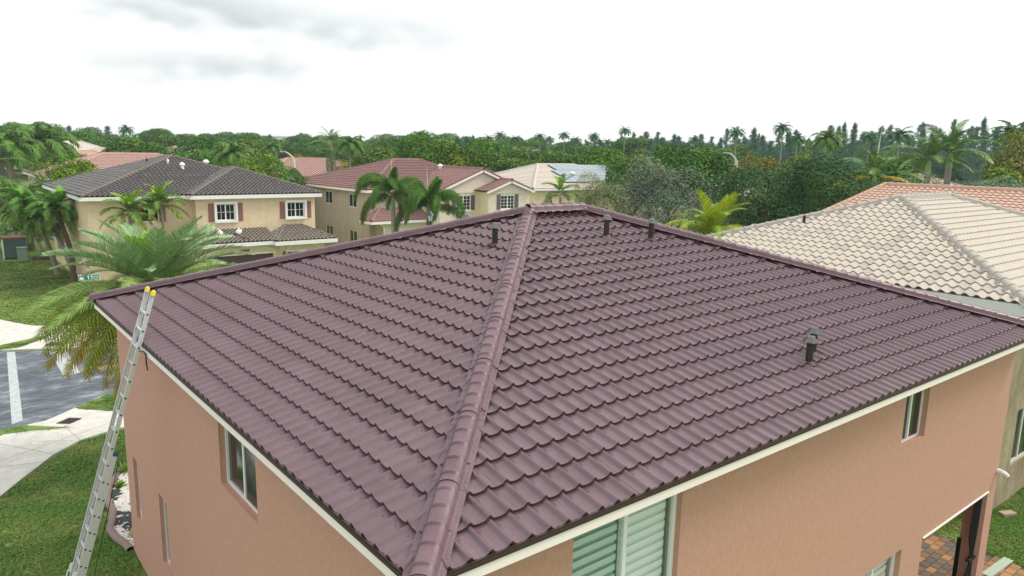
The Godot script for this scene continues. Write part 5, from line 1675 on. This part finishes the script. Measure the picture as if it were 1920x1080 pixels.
func make_trees() -> void:
	# near and middle trees, each with its own place in the photograph
	tree("olive", 26.5, -24.2, 8.4, 2.3, "smaller grey-green feathery tree right of the solar house")
	tree("olive", 30.2, -23.2, 9.35, 3.5, "big grey-green feathery tree behind the roof ridge", "", "", 2.1)
	tree("dark", 35.2, -20.2, 9.4, 3.2, "left dense dark tree behind the lime-green young palm")
	tree("dark", 38.6, -17.9, 10.1, 4.1, "largest dense dark tree left of the salmon roof", "", "", 1.0)
	tree("dark", 43.5, -17.6, 8.6, 3.0, "low dark tree behind the palm with two yellow fronds", "", "", 3.0)
	tree("mango", 6.9, -66.8, 8.3, 3.3, "rounded bright green mango tree between pink and grey roofs")
	tree("mango", 21.6, -62.0, 8.9, 3.1, "glossy green tree rising behind the right end of the grey roof", "", "", 2.0)
	tree("mango", 25.4, -64.5, 7.6, 1.9, "small loose green tree beside the red roof's left corner", "leaf_dark", "", 4.0)
	tree("broad", 2.2, -77.0, 6.5, 3.6, "dark hedge-like tree above the air conditioner", "leaf_dark")
	tree("bush", 4.6, -72.5, 4.2, 2.2, "yellow-green bush behind the bare-stemmed shrub")
	tree("bush", 0.4, -72.0, 3.6, 2.4, "green bush at the left edge by the air conditioner", "leaf_dark")
	tree("bush", -3.0, -66.0, 5.5, 3.0, "tall hedge bush at the far left edge of the lawn", "leaf_dark")
	tree("bush", 28.7, -29.0, 6.5, 1.3, "bright green bush under the small palm by the cream house")
	tree("bush", 27.3, -27.4, 6.2, 1.0, "low bright bush at the foot of the feathery tree")
	tree("bush", 37.5, -14.6, 8.4, 1.6, "pale yellow-green bush between the two dark trees", "leaf_yellow")
	tree("olive", 51.4, -17.6, 8.6, 3.0, "silvery feathery tree left of the twin palm trunks", "leaf_blue")
	tree("olive", 49.0, -11.8, 8.3, 3.2, "silvery feathery tree at the right edge behind the salmon roof", "leaf_blue", "", 1.0)
	tree("olive", 54.5, -14.0, 8.5, 3.1, "silvery feathery tree right of the twin palm trunks", "leaf_blue", "", 3.0)
	tree("broad", 60.0, -16.2, 9.2, 3.2, "yellow-green tree behind the silvery trees on the right", "leaf_yellow")
	tree("rust", 68.5, -16.8, 12.6, 3.0, "tall olive-yellow tree at the right edge")
	# bright middle-distance belt, from left to right
	var belt := [["broad2", 12.0, -112.0, 9.3, 5.5, "wide tree behind the coconut palm on the far left", ""], ["broad2", 20.4, -96.0, 9.3, 4.8, "grey-green tree in the belt behind the pink roof", "leaf_dark"], ["broad", 20.9, -106.0, 10.4, 5.0, "taller tree behind the pink roof's right end", ""], ["broad2", 23.4, -86.0, 8.8, 4.2, "bright tree directly above the grey roof's ridge", ""], ["broad", 28.0, -92.0, 9.0, 4.2, "round bright tree above the grey roof's right hip", ""],
		["broad2", 31.5, -112.0, 10.6, 5.5, "dark tree in the belt over the grey roof", "leaf_dark"], ["broad", 39.0, -118.0, 10.8, 5.2, "tree in the belt left of the street light", ""], ["rust", 33.5, -96.0, 8.9, 4.0, "orange-tinged hedge tree left of the coral roof's street light", ""], ["rust", 38.8, -93.0, 8.9, 4.2, "orange-tinged hedge tree right of the street light", "leaf_rust"], ["rust", 42.0, -87.0, 8.5, 3.8, "yellowish hedge tree under the ragged palm", ""],
		["broad", 43.0, -80.0, 9.8, 4.5, "bright tree right of the ragged palm", ""], ["broad2", 50.5, -82.0, 11.7, 5.2, "tallest bright tree above the red roof", ""], ["broad", 52.8, -77.5, 11.0, 4.8, "bright tree above the red roof's right hip", ""], ["broad2", 56.0, -74.0, 10.8, 4.8, "bright tree over the red roof's gable ridge", ""], ["broad", 60.0, -71.5, 10.2, 4.2, "looser bright tree left of the solar house", "leaf_grey"],
		["broad", 57.5, -61.5, 9.7, 4.4, "bright tree behind the solar house ridge", ""], ["broad2", 61.5, -58.5, 10.2, 4.6, "warm green tree behind the solar panels", "leaf_yellow"], ["broad", 62.5, -53.5, 9.6, 3.8, "warm green tree right of the solar panels", ""], ["broad2", 50.5, -43.5, 9.0, 3.6, "green tree between the solar house and the feathery tree", "leaf_dark"], ["broad2", 53.0, -41.0, 10.2, 4.6, "wide bright tree above the feathery tree's crown", ""],
		["broad", 57.0, -39.5, 10.3, 4.0, "bright tree left of the curved pale street light", ""], ["rust", 66.5, -39.5, 10.0, 3.4, "rust-tinged tree right of the curved pale street light", "leaf_rust"], ["broad", 63.5, -33.0, 9.7, 3.6, "green tree above the left dark tree", ""], ["rust", 66.0, -35.5, 10.2, 3.0, "yellow-topped tree above the largest dark tree", ""], ["broad", 72.0, -29.0, 10.0, 4.2, "green tree behind the palm with two yellow fronds", "leaf_blue"], ["broad2", 66.0, -60.0, 9.0, 4.6, "dark tree behind the buff distant roof", "leaf_dark"]]
	for e in belt: tree(e[0], e[1], e[2], e[3], e[4], e[5], e[6])
	# the far belts: trees that nothing tells apart share their label
	rng.seed = 4242
	var dirs := Vector3(-2.84, 0, 4.67)
	for k in 96:
		var a := deg_to_rad(lerpf(-2.0, 80.0, (k + rng.randf()) / 96.0))
		var D := rng.randf_range(160, 240)
		var x := dirs.x + sin(a) * D
		var z := dirs.z - cos(a) * D
		var hgt := 9.5 + D * rng.randf_range(0.008, 0.022)
		var r2 := rng.randf_range(5.0, 7.5)
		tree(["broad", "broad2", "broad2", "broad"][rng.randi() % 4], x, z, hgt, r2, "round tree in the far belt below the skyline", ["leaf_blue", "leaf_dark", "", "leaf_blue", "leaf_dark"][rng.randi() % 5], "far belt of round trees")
	for k in 88:
		var t := (k + rng.randf()) / 88.0
		var a := deg_to_rad(lerpf(44.0, 80.0, t))
		var D := rng.randf_range(150, 230)
		var hgt := 9.5 + D * (lerpf(0.016, 0.046, t) + rng.randf_range(-0.012, 0.009)) 
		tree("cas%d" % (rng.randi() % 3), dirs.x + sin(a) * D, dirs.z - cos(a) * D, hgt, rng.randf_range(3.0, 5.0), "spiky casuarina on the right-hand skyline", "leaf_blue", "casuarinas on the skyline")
	for k in 26:
		var a := deg_to_rad(lerpf(-2.0, 46.0, (k + rng.randf()) / 26.0))
		var D := rng.randf_range(210, 300)
		tree("cas%d" % (rng.randi() % 3), dirs.x + sin(a) * D, dirs.z - cos(a) * D, 9.5 + D * rng.randf_range(0.01, 0.02), rng.randf_range(3.0, 4.5), "thin casuarina on the left-hand skyline", "leaf_blue", "casuarinas on the left skyline")
	# palms on the skyline: photograph column, distance, height over the eye per metre
	for e in [[245, 150, 0.022, "lone palm on the skyline above the pink roof"], [790, 150, 0.026, "lone palm on the skyline above the bright belt"], [855, 145, 0.018, "left palm of a pair over the bright belt"], [872, 150, 0.018, "right palm of a pair over the bright belt"], [912, 150, 0.022, "shorter palm left of the skyline palm group"], [932, 150, 0.027, "tall palm at the left of the skyline palm group"], [962, 145, 0.022, "palm left of the red distant roof"], [1005, 170, 0.026, "slim palm right of the red distant roof"], [1022, 165, 0.022, "palm over the sandy distant roof"], [1050, 165, 0.028, "bushy palm over the warm green tree"], [1072, 160, 0.022, "palm right of the bushy skyline palm"], [1104, 160, 0.028, "upright palm above the solar panels"], [1130, 160, 0.02, "low palm left of the grey flat-roofed building"], [1161, 150, 0.036, "palm with a visible white trunk over the buff roof"], [1290, 150, 0.026, "dark palm on the skyline over the wide bright tree"], [1365, 150, 0.036, "dark broad palm among the casuarinas"], [1449, 150, 0.042, "thin-trunked palm over the yellow-topped tree"], [1478, 120, 0.03, "low palm left of the bright skyline palm"], [1610, 120, 0.034, "dark palm right of the bright skyline palm"], [1665, 110, 0.036, "dark palm behind the palm with two yellow fronds"], [1868, 85, 0.042, "dark palm beside the olive-yellow tree"]]:
		var a := deg_to_rad(38.94) + atan((e[0] - 960.0) / 1379.0)
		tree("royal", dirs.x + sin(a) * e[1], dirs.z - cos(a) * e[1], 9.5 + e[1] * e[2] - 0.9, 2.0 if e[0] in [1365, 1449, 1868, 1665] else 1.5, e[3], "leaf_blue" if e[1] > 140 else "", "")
	for e in [[88, 98, 0.008, 4.2, "coconut palm rising left of the pink roof"], [1535, 82, 0.033, 1.9, "bright green palm on the skyline over the largest dark tree"], [655, 92, 0.014, 2.2, "palm right of the ragged palm"], [440, 86, 0.0, 2.6, "fan of palm fronds behind the grey roof's right hip"], [512, 120, 0.006, 2.0, "small palm in front of the white warehouse"], [20, 90, 0.004, 3.6, "palm in the hedge at the left edge"]]:
		var a := deg_to_rad(38.94) + atan((e[0] - 960.0) / 1379.0)
		tree("coco", dirs.x + sin(a) * e[1], dirs.z - cos(a) * e[1], 9.5 + e[1] * e[2] - 0.8, e[3], e[4], "", "")
	# a far wood that reads as one mass
	var mm := []
	var cs := PackedColorArray()
	for k in 620:
		var a := deg_to_rad(rng.randf_range(-8, 88))
		var D := rng.randf_range(230, 560)
		var s := rng.randf_range(0.9, 1.3)
		mm.append(Transform3D(Basis(Vector3.UP, rng.randf() * TAU).scaled(Vector3(s * 2.1, s * 1.05 + D * 0.0004, s * 2.1)), Vector3(dirs.x + sin(a) * D, 0, dirs.z - cos(a) * D)))
		var q := rng.randf_range(0.6, 1.0)
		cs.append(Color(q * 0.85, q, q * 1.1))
	var wood := crown_leaves(499, Vector3(4.0, 4.2, 4.0), 14, 1500, 0.8, Color(0.05, 0.1, 0.035), Color(0.07, 0.125, 0.04), 0.6, 0.3)
	var lifted := MB.new()
	lifted.add(wood, Transform3D(Basis(), Vector3(0, 5.0, 0)))
	scatter("far_wood", lifted.mesh(M.far_leaf), mm, "hazy wood closing the view all along the horizon", "wood", cs)
	var cas := MB.new()
	cas.add(casuarina_leaves(555, 17.0, 2.8, 900, Color(0.075, 0.12, 0.07)), Transform3D())
	mm = []
	for k in 620:
		var a := deg_to_rad(rng.randf_range(40, 86))
		var D := rng.randf_range(235, 330)
		var s := D * (0.00016 * (rad_to_deg(a) - 40.0)) * rng.randf_range(0.75, 1.1) / 17.0 + 0.66
		mm.append(Transform3D(Basis(Vector3.UP, rng.randf() * TAU).scaled(Vector3(1.5, s, 1.5)), Vector3(dirs.x + sin(a) * D, 0, dirs.z - cos(a) * D)))
	scatter("casuarina_wood", cas.mesh(M.leaf_blue), mm, "far casuarina wood behind the right-hand skyline", "wood")

func make_palms() -> void:
	var pal := Color(0.13, 0.23, 0.055)
	var blue := Color(0.17, 0.27, 0.12)
	var gold := Color(0.3, 0.28, 0.03)
	# the big date palm beyond the house corner
	var big := thing("date_palm", "big date palm with arching fronds and yellowing lower ones beside the house", "palm tree", Vector3(2.3, 0, -18.3))
	palm_trunk(PackedVector3Array([Vector3.ZERO, Vector3(0.1, 2.5, 0), Vector3(0, 4.95, 0)]), 0.3, 0.24, M.dark_bark, big)
	var fm := []
	for k in 6:
		fm.append(frond_mesh(300 + k, [1.6, 2.4, 2.95, 3.2, 3.25, 3.2][k], [1.4, 1.12, 0.82, 0.45, 0.08, -0.3][k], [0.6, 0.75, 0.9, 1.05, 1.1, 1.0][k], 92, 0.52, 0.036, [0.6, 0.5, 0.4, 0.3, 0.15, 0.05][k], [0.05, 0.12, 0.2, 0.3, 0.45, 0.55][k], [Color(0.17, 0.3, 0.05), blue, blue, pal, Color(0.13, 0.2, 0.03), Color(0.22, 0.2, 0.02)][k], [Color(0.24, 0.38, 0.06), Color(0.28, 0.4, 0.24), Color(0.28, 0.4, 0.22), Color(0.3, 0.38, 0.1), gold, Color(0.46, 0.32, 0.03)][k], 0 if k < 4 else 3, 0.1, Color(0.26, 0.32, 0.13)))
	palm_head(big, Vector3(0, 4.85, 0), fm, [8, 14, 18, 19, 22, 24], 35)
	# two small palms in front of the grey-roofed house
	var xm := []
	for k in 4:
		xm.append(frond_mesh(330 + k, [1.5, 1.85, 2.0, 1.85][k], [1.25, 0.85, 0.4, 0.0][k], [0.9, 1.25, 1.35, 1.2][k], 30, 0.5, 0.065, 0.5, 0.55, [Color(0.15, 0.26, 0.025), Color(0.08, 0.18, 0.022), Color(0.065, 0.15, 0.025), Color(0.09, 0.15, 0.025)][k], [Color(0.26, 0.36, 0.03), Color(0.18, 0.29, 0.04), Color(0.15, 0.25, 0.04), Color(0.3, 0.28, 0.04)][k]))
	for e in [[7.5, -46.9, 5.0, "left small palm standing before the grey-roofed house", 41], [9.5, -47.3, 5.45, "right small palm standing before the grey-roofed house", 43]]:
		var p := thing("small_palm", e[3], "palm tree", Vector3(e[0], 0, e[1]), "small palms before the yellow wall")
		palm_trunk(PackedVector3Array([Vector3.ZERO, Vector3(0.1, e[2] * 0.5, 0), Vector3(0, e[2], 0)]), 0.13, 0.08, M.palm_bark, p)
		palm_head(p, Vector3(0, e[2], 0), xm, [5, 7, 8, 7], e[4])
	# leaning palms at the yellow house's left corner
	var lm := []
	for k in 4:
		lm.append(frond_mesh(350 + k, [1.7, 2.1, 2.3, 2.1][k], [1.2, 0.8, 0.3, -0.3][k], [1.0, 1.45, 1.5, 1.1][k], 32, 0.54, 0.075, 0.45, 0.65, [Color(0.09, 0.22, 0.03), Color(0.06, 0.16, 0.03), Color(0.05, 0.135, 0.025), Color(0.07, 0.13, 0.025)][k], [Color(0.16, 0.3, 0.04), Color(0.12, 0.25, 0.04), Color(0.12, 0.22, 0.04), Color(0.16, 0.22, 0.04)][k]))
	for e in [[5.3, -54.6, -1.5, -0.9, 4.1, "left leaning palm with a pale bent trunk by the yellow side wall", "palm_bark", 51], [5.0, -53.2, -0.4, -1.3, 4.75, "right leaning palm with a dark curved trunk by the yellow side wall", "dark_bark", 57], [4.6, -57.5, -1.6, 0.2, 4.9, "third leaning palm behind the other two", "palm_bark", 59]]:
		var p := thing("leaning_palm", e[5], "palm tree", Vector3(e[0], 0, e[1]), "leaning palms by the yellow house")
		var top := Vector3(e[2], e[4], e[3])
		palm_trunk(PackedVector3Array([Vector3.ZERO, Vector3(e[2] * 0.18 + (0.12 if e[7] == 57 else -0.1), e[4] * 0.4, e[3] * 0.25), Vector3(e[2] * 0.55, e[4] * 0.75, e[3] * 0.6), top]), 0.2, 0.11, M[e[6]], p)
		palm_head(p, top, lm, [6, 9, 11, 9], e[7])
	# foxtail palms in front of the red-roofed house
	var xf := []
	for k in 4:
		xf.append(frond_mesh(370 + k, [1.8, 3.1, 3.7, 3.5][k], [1.35, 1.15, 0.85, 0.4][k], [0.7, 2.7, 2.75, 2.1][k], 84, 0.5, 0.04, 0.0, 0.7, [Color(0.07, 0.17, 0.03), Color(0.06, 0.16, 0.03), Color(0.05, 0.125, 0.025), Color(0.055, 0.1, 0.025)][k], [Color(0.14, 0.28, 0.03), Color(0.13, 0.25, 0.03), Color(0.1, 0.2, 0.03), Color(0.11, 0.14, 0.03)][k], 6, 0.14))
	for e in [[20.9, -37.05, 6.45, "left foxtail palm before the red-roofed house", 61, 1.0], [22.9, -36.0, 5.85, "right foxtail palm before the red-roofed house", 67, 1.0]]:
		var p := thing("foxtail_palm", e[3], "palm tree", Vector3(e[0], 0, e[1]), "foxtail palms by the lantern")
		palm_trunk(PackedVector3Array([Vector3.ZERO, Vector3(0.05, e[2] * 0.5, 0), Vector3(0, e[2] - 0.7, 0)]), 0.2, 0.14, M.palm_bark, p)
		var cs := MB.new()
		cs.tube(PackedVector3Array([Vector3(0, e[2] - 0.75, 0), Vector3(0, e[2] - 0.4, 0), Vector3(0, e[2] + 0.1, 0)]), PackedFloat32Array([0.17, 0.14, 0.07]), 10)
		part("crownshaft", cs, M.crownshaft, p)
		palm_head(p, Vector3(0, e[2] - 0.1, 0), xf, [2, 4, 6, 5], e[4])
		var sp := MB.new()
		sp.tube(PackedVector3Array([Vector3(0, e[2], 0), Vector3(-0.05, e[2] + 1.2, 0), Vector3(-0.14, e[2] + 2.6, 0.05)]), PackedFloat32Array([0.045, 0.035, 0.008]), 6)
		part("spear_leaf", sp, M.spear, p)
	# small palm by the cream house, young coconut behind our roof
	var sp1 := thing("small_palm", "small feathery palm in front of the cream solar house", "palm tree", Vector3(29.6, 0, -30.7), "small palms before the yellow wall")
	sp1.remove_meta("group")
	palm_trunk(PackedVector3Array([Vector3.ZERO, Vector3(0.1, 3.5, 0), Vector3(0, 6.7, 0)]), 0.14, 0.08, M.palm_bark, sp1)
	palm_head(sp1, Vector3(0, 6.7, 0), xm, [3, 4, 4, 3], 71, 0.85)
	var yc := thing("young_coconut_palm", "lime-yellow young coconut palm just behind the roof's right hip", "palm tree", Vector3(21.45, 0, -12.94))
	palm_trunk(PackedVector3Array([Vector3.ZERO, Vector3(0.1, 3.0, 0), Vector3(0, 6.0, 0)]), 0.2, 0.13, M.palm_bark, yc)
	var ym := []
	for k in 4:
		ym.append(frond_mesh(390 + k, [1.8, 2.2, 2.5, 2.4][k], [1.4, 1.15, 0.85, 0.4][k], [0.55, 1.3, 1.9, 1.8][k], 60, 0.5, 0.035, [0.5, 0.4, 0.25, 0.1][k], [0.2, 0.5, 0.8, 0.95][k], [Color(0.2, 0.28, 0.02), Color(0.13, 0.24, 0.02), Color(0.15, 0.25, 0.025), Color(0.22, 0.29, 0.05)][k], [Color(0.34, 0.34, 0.03), Color(0.25, 0.32, 0.03), Color(0.32, 0.35, 0.05), Color(0.48, 0.48, 0.15)][k], 0, 0.12, Color(0.4, 0.38, 0.06)))
	palm_head(yc, Vector3(0, 6.05, 0), ym, [5, 7, 9, 8], 73)
	# royal palms on the right
	var rm := []
	for k in 4:
		rm.append(frond_mesh(410 + k, [2.6, 3.0, 3.1, 3.2][k], [1.15, 0.8, 0.4, 0.2][k], [0.9, 1.1, 1.1, 1.15][k], 42, 0.62, 0.06, [0.4, 0.35, 0.2, 0.1][k], [0.35, 0.5, 0.6, 0.85][k], [Color(0.06, 0.14, 0.03), Color(0.06, 0.14, 0.035), Color(0.075, 0.16, 0.035), Color(0.36, 0.26, 0.02)][k], [Color(0.1, 0.2, 0.04), Color(0.16, 0.26, 0.08), Color(0.2, 0.28, 0.08), Color(0.5, 0.34, 0.02)][k]))
	var r1 := thing("royal_palm", "royal palm with two drooping yellow fronds behind the salmon roof", "palm tree", Vector3(46.9, 0, -18.8))
	palm_trunk(PackedVector3Array([Vector3.ZERO, Vector3(0, 3.5, 0), Vector3(0, 7.3, 0)]), 0.3, 0.22, M.palm_bark, r1)
	var c1 := MB.new()
	c1.tube(PackedVector3Array([Vector3(0, 7.2, 0), Vector3(0, 7.8, 0), Vector3(0, 8.5, 0)]), PackedFloat32Array([0.25, 0.2, 0.1]), 10)
	part("crownshaft", c1, M.crownshaft, r1)
	palm_head(r1, Vector3(0, 8.3, 0), [rm[0], rm[1], rm[2]], [3, 5, 4], 79)
	for a in [2.46, -0.68]:
		var y := shaped("frond", rm[3], r1, Transform3D(Basis(Vector3.UP, a), Vector3(0, 8.35, 0)))
		y.set_meta("label", "yellowed drooping frond")
	var spr := MB.new()
	spr.tube(PackedVector3Array([Vector3(0, 8.3, 0), Vector3(0.1, 10.0, 0), Vector3(0.3, 11.6, 0)]), PackedFloat32Array([0.06, 0.05, 0.01]), 6)
	part("spear_leaf", spr, M.spear, r1)
	for e in [[56.5, -19.4, 9.4, "left of the twin royal palms above the salmon roof", 83], [58.9, -18.9, 10.0, "right of the twin royal palms above the salmon roof", 89]]:
		var p := thing("royal_palm", e[3], "palm tree", Vector3(e[0], 0, e[1]), "twin royal palms")
		palm_trunk(PackedVector3Array([Vector3.ZERO, Vector3(0, 4.0, 0), Vector3(0, e[2] - 0.8, 0)]), 0.34, 0.22, M.palm_bark, p)
		var c2 := MB.new()
		c2.tube(PackedVector3Array([Vector3(0, e[2] - 1.0, 0), Vector3(0, e[2] - 0.4, 0), Vector3(0, e[2] + 0.2, 0)]), PackedFloat32Array([0.25, 0.2, 0.1]), 10)
		part("crownshaft", c2, M.crownshaft, p)
		palm_head(p, Vector3(0, e[2], 0), [rm[0], rm[1], rm[2]], [4, 6, 6], e[4], 1.12)
	# coconut palm cut by the left edge, ragged palm behind the coral roof
	var cm := []
	for k in 4:
		cm.append(frond_mesh(430 + k, [3.2, 3.8, 4.0, 3.8][k], [1.2, 0.8, 0.35, -0.2][k], [0.9, 1.3, 1.35, 1.1][k], 44, 0.75, 0.06, [0.4, 0.3, 0.1, 0.0][k], [0.4, 0.7, 0.9, 1.0][k], [Color(0.12, 0.2, 0.03), Color(0.07, 0.15, 0.035), Color(0.06, 0.12, 0.035), Color(0.06, 0.11, 0.035)][k], [Color(0.22, 0.26, 0.05), Color(0.14, 0.22, 0.06), Color(0.13, 0.2, 0.08), Color(0.12, 0.18, 0.07)][k]))
	var ce := thing("coconut_palm", "coconut palm cut off by the left edge of the picture", "palm tree", Vector3(0.3, 0, -50.5))
	palm_trunk(PackedVector3Array([Vector3.ZERO, Vector3(-0.4, 3.5, 0), Vector3(-0.1, 6.9, 0)]), 0.26, 0.16, M.palm_bark, ce)
	palm_head(ce, Vector3(-0.1, 6.9, 0), cm, [4, 6, 7, 6], 97)
	ce.position = Vector3(-0.4, 0, -51.5)
	var rg := thing("ragged_palm", "tall ragged palm with a thin trunk behind the coral roof", "palm tree", Vector3(33.2, 0, -72.3))
	palm_trunk(PackedVector3Array([Vector3(0.4, 0, 0), Vector3(0.3, 5, 0), Vector3(0, 10.2, 0)]), 0.2, 0.15, M.palm_bark, rg)
	palm_head(rg, Vector3(0, 10.0, 0), [rm[0], rm[1], rm[2]], [3, 4, 5], 101, 0.75)
	for k in 3:
		shaped("frond", cm[3], rg, Transform3D(Basis(Vector3.UP, k * 2.1) * Basis(Vector3.BACK, -0.9), Vector3(0, 9.6, 0)))
	# bare-stemmed shrub on the lawn
	var sh := thing("bare_stemmed_shrub", "shrub with bare pale stems and a thin yellow-green top on the lawn", "shrub", Vector3(5.0, 0, -66.6))
	rng.seed = 606
	for k in 9:
		var st := MB.new()
		var e := Vector3(rng.randf_range(-1.0, 1.0), rng.randf_range(1.5, 2.1), rng.randf_range(-0.6, 0.6))
		st.tube(PackedVector3Array([Vector3(e.x * 0.25, 0, e.z * 0.2), e * 0.55 + Vector3(rng.randf_range(-0.12, 0.12), 0, 0), e]), PackedFloat32Array([0.05, 0.035, 0.015]), 6)
		part("stem", st, M.palm_bark, sh)
	var cr := part("foliage", crown_leaves(607, Vector3(1.3, 0.75, 0.9), 10, 2200, 0.16, Color(0.1, 0.17, 0.025), Color(0.2, 0.24, 0.04), 0.4), M.leaf, sh)
	cr.position.y = 2.25

# ------------------------------------------------------------------ sky
func make_sky() -> Sky:
	var W := 1024
	var H := 512
	var f := FastNoiseLite.new()
	f.seed = 12; f.noise_type = FastNoiseLite.TYPE_SIMPLEX_SMOOTH; f.frequency = 1.0; f.fractal_octaves = 5
	var streaks := []      # azimuth from -z towards +x, height (degrees), half-lengths, depth
	for e in [[11, 10.6, 9, 1.7, 0.22], [17, 9.2, 8, 1.5, 0.26], [28, 8.4, 9, 1.3, 0.26], [17, 5.4, 9, 1.0, 0.3], [21, 5.9, 4, 0.4, 0.14], [9, 11.4, 8, 1.0, 0.12], [41, 9.0, 4, 0.5, 0.07]]:
		streaks.append(e)
	var r := RandomNumberGenerator.new()
	r.seed = 3
	for k in 26: streaks.append([r.randf_range(75, 350), r.randf_range(4, 40), r.randf_range(5, 12), r.randf_range(0.5, 2.0), r.randf_range(0.08, 0.26)])
	var data := PackedFloat32Array()
	data.resize(W * H * 3)
	for y in H:
		var el := 90.0 - (y + 0.5) / H * 180.0
		for x in W:
			var az := (x + 0.5) / W * 360.0
			var base := lerpf(1.02, 1.32, clampf(el / 90.0, 0, 1))
			var d := 0.0
			if el > -2 and el < 55:
				var a := deg_to_rad(az)
				var n := f.get_noise_3d(cos(a) * 4.0, el * 0.28, sin(a) * 4.0)
				d = clampf(n - 0.08, 0, 1) * 0.12
				var wob := f.get_noise_3d(cos(a) * 14.0 + 9.0, el * 0.8, sin(a) * 14.0)
				for s in streaks:
					var da: float = absf(fposmod(az - s[0] + 180.0, 360.0) - 180.0) / s[2]
					if da > 2.4: continue
					var de: float = absf(el - s[1] + wob * 1.5 + (az - s[0]) * 0.02) / s[3]
					if de > 2.4: continue
					d += s[4] * exp(-da * da - de * de) * (0.85 + wob * 0.6)
			var k := (y * W + x) * 3
			var c := Color(0.985, 1.0, 1.0) * base
			if el < 0: c = Color(0.55, 0.6, 0.5)
			d = clampf(d * 0.9, 0.0, 0.5)
			data[k] = c.r * (1.0 - d * 1.12); data[k + 1] = c.g * (1.0 - d); data[k + 2] = c.b * (1.0 - d * 0.97)
	var im := Image.create_from_data(W, H, false, Image.FORMAT_RGBF, data.to_byte_array())
	var pm := PanoramaSkyMaterial.new()
	pm.panorama = ImageTexture.create_from_image(im)
	var sky := Sky.new()
	sky.sky_material = pm
	return sky

func _ready() -> void:
	# camera, sky, sun, exposure
	var cam := Camera3D.new()
	cam.name = "camera"
	cam.position = Vector3(-2.842, 9.518, 4.666)
	cam.rotation = Vector3(deg_to_rad(-10.486), deg_to_rad(-38.940), deg_to_rad(1.224))
	cam.fov = 42.77
	cam.near = 0.1; cam.far = 2500.0
	add_child(cam)
	cam.current = true
	var env := Environment.new()
	env.background_mode = Environment.BG_SKY
	env.sky = make_sky()
	env.background_energy_multiplier = 0.88
	env.tonemap_mode = Environment.TONE_MAPPER_LINEAR
	env.tonemap_exposure = 1.26
	env.sdfgi_enabled = true; env.ssao_enabled = true; env.ssil_enabled = true
	env.fog_enabled = true
	env.fog_density = 0.00035
	env.fog_light_color = Color(0.93, 0.97, 1.0)
	var we := WorldEnvironment.new()
	we.name = "environment"
	we.environment = env
	add_child(we)
	var sun := DirectionalLight3D.new()
	sun.name = "sun"
	sun.light_energy = 0.7
	sun.light_color = Color(1.0, 0.97, 0.92)
	sun.light_angular_distance = 18.0
	sun.shadow_enabled = true
	sun.rotation = Vector3(deg_to_rad(-46), deg_to_rad(68), 0)
	add_child(sun)
	make_materials()
	make_setting()
	make_house()
	make_grey_house()
	make_brown_house()
	make_beige_house()
	make_other_houses()
	make_models()
	make_trees()
	make_palms()
	make_street()
	make_bed()
	make_ladder()
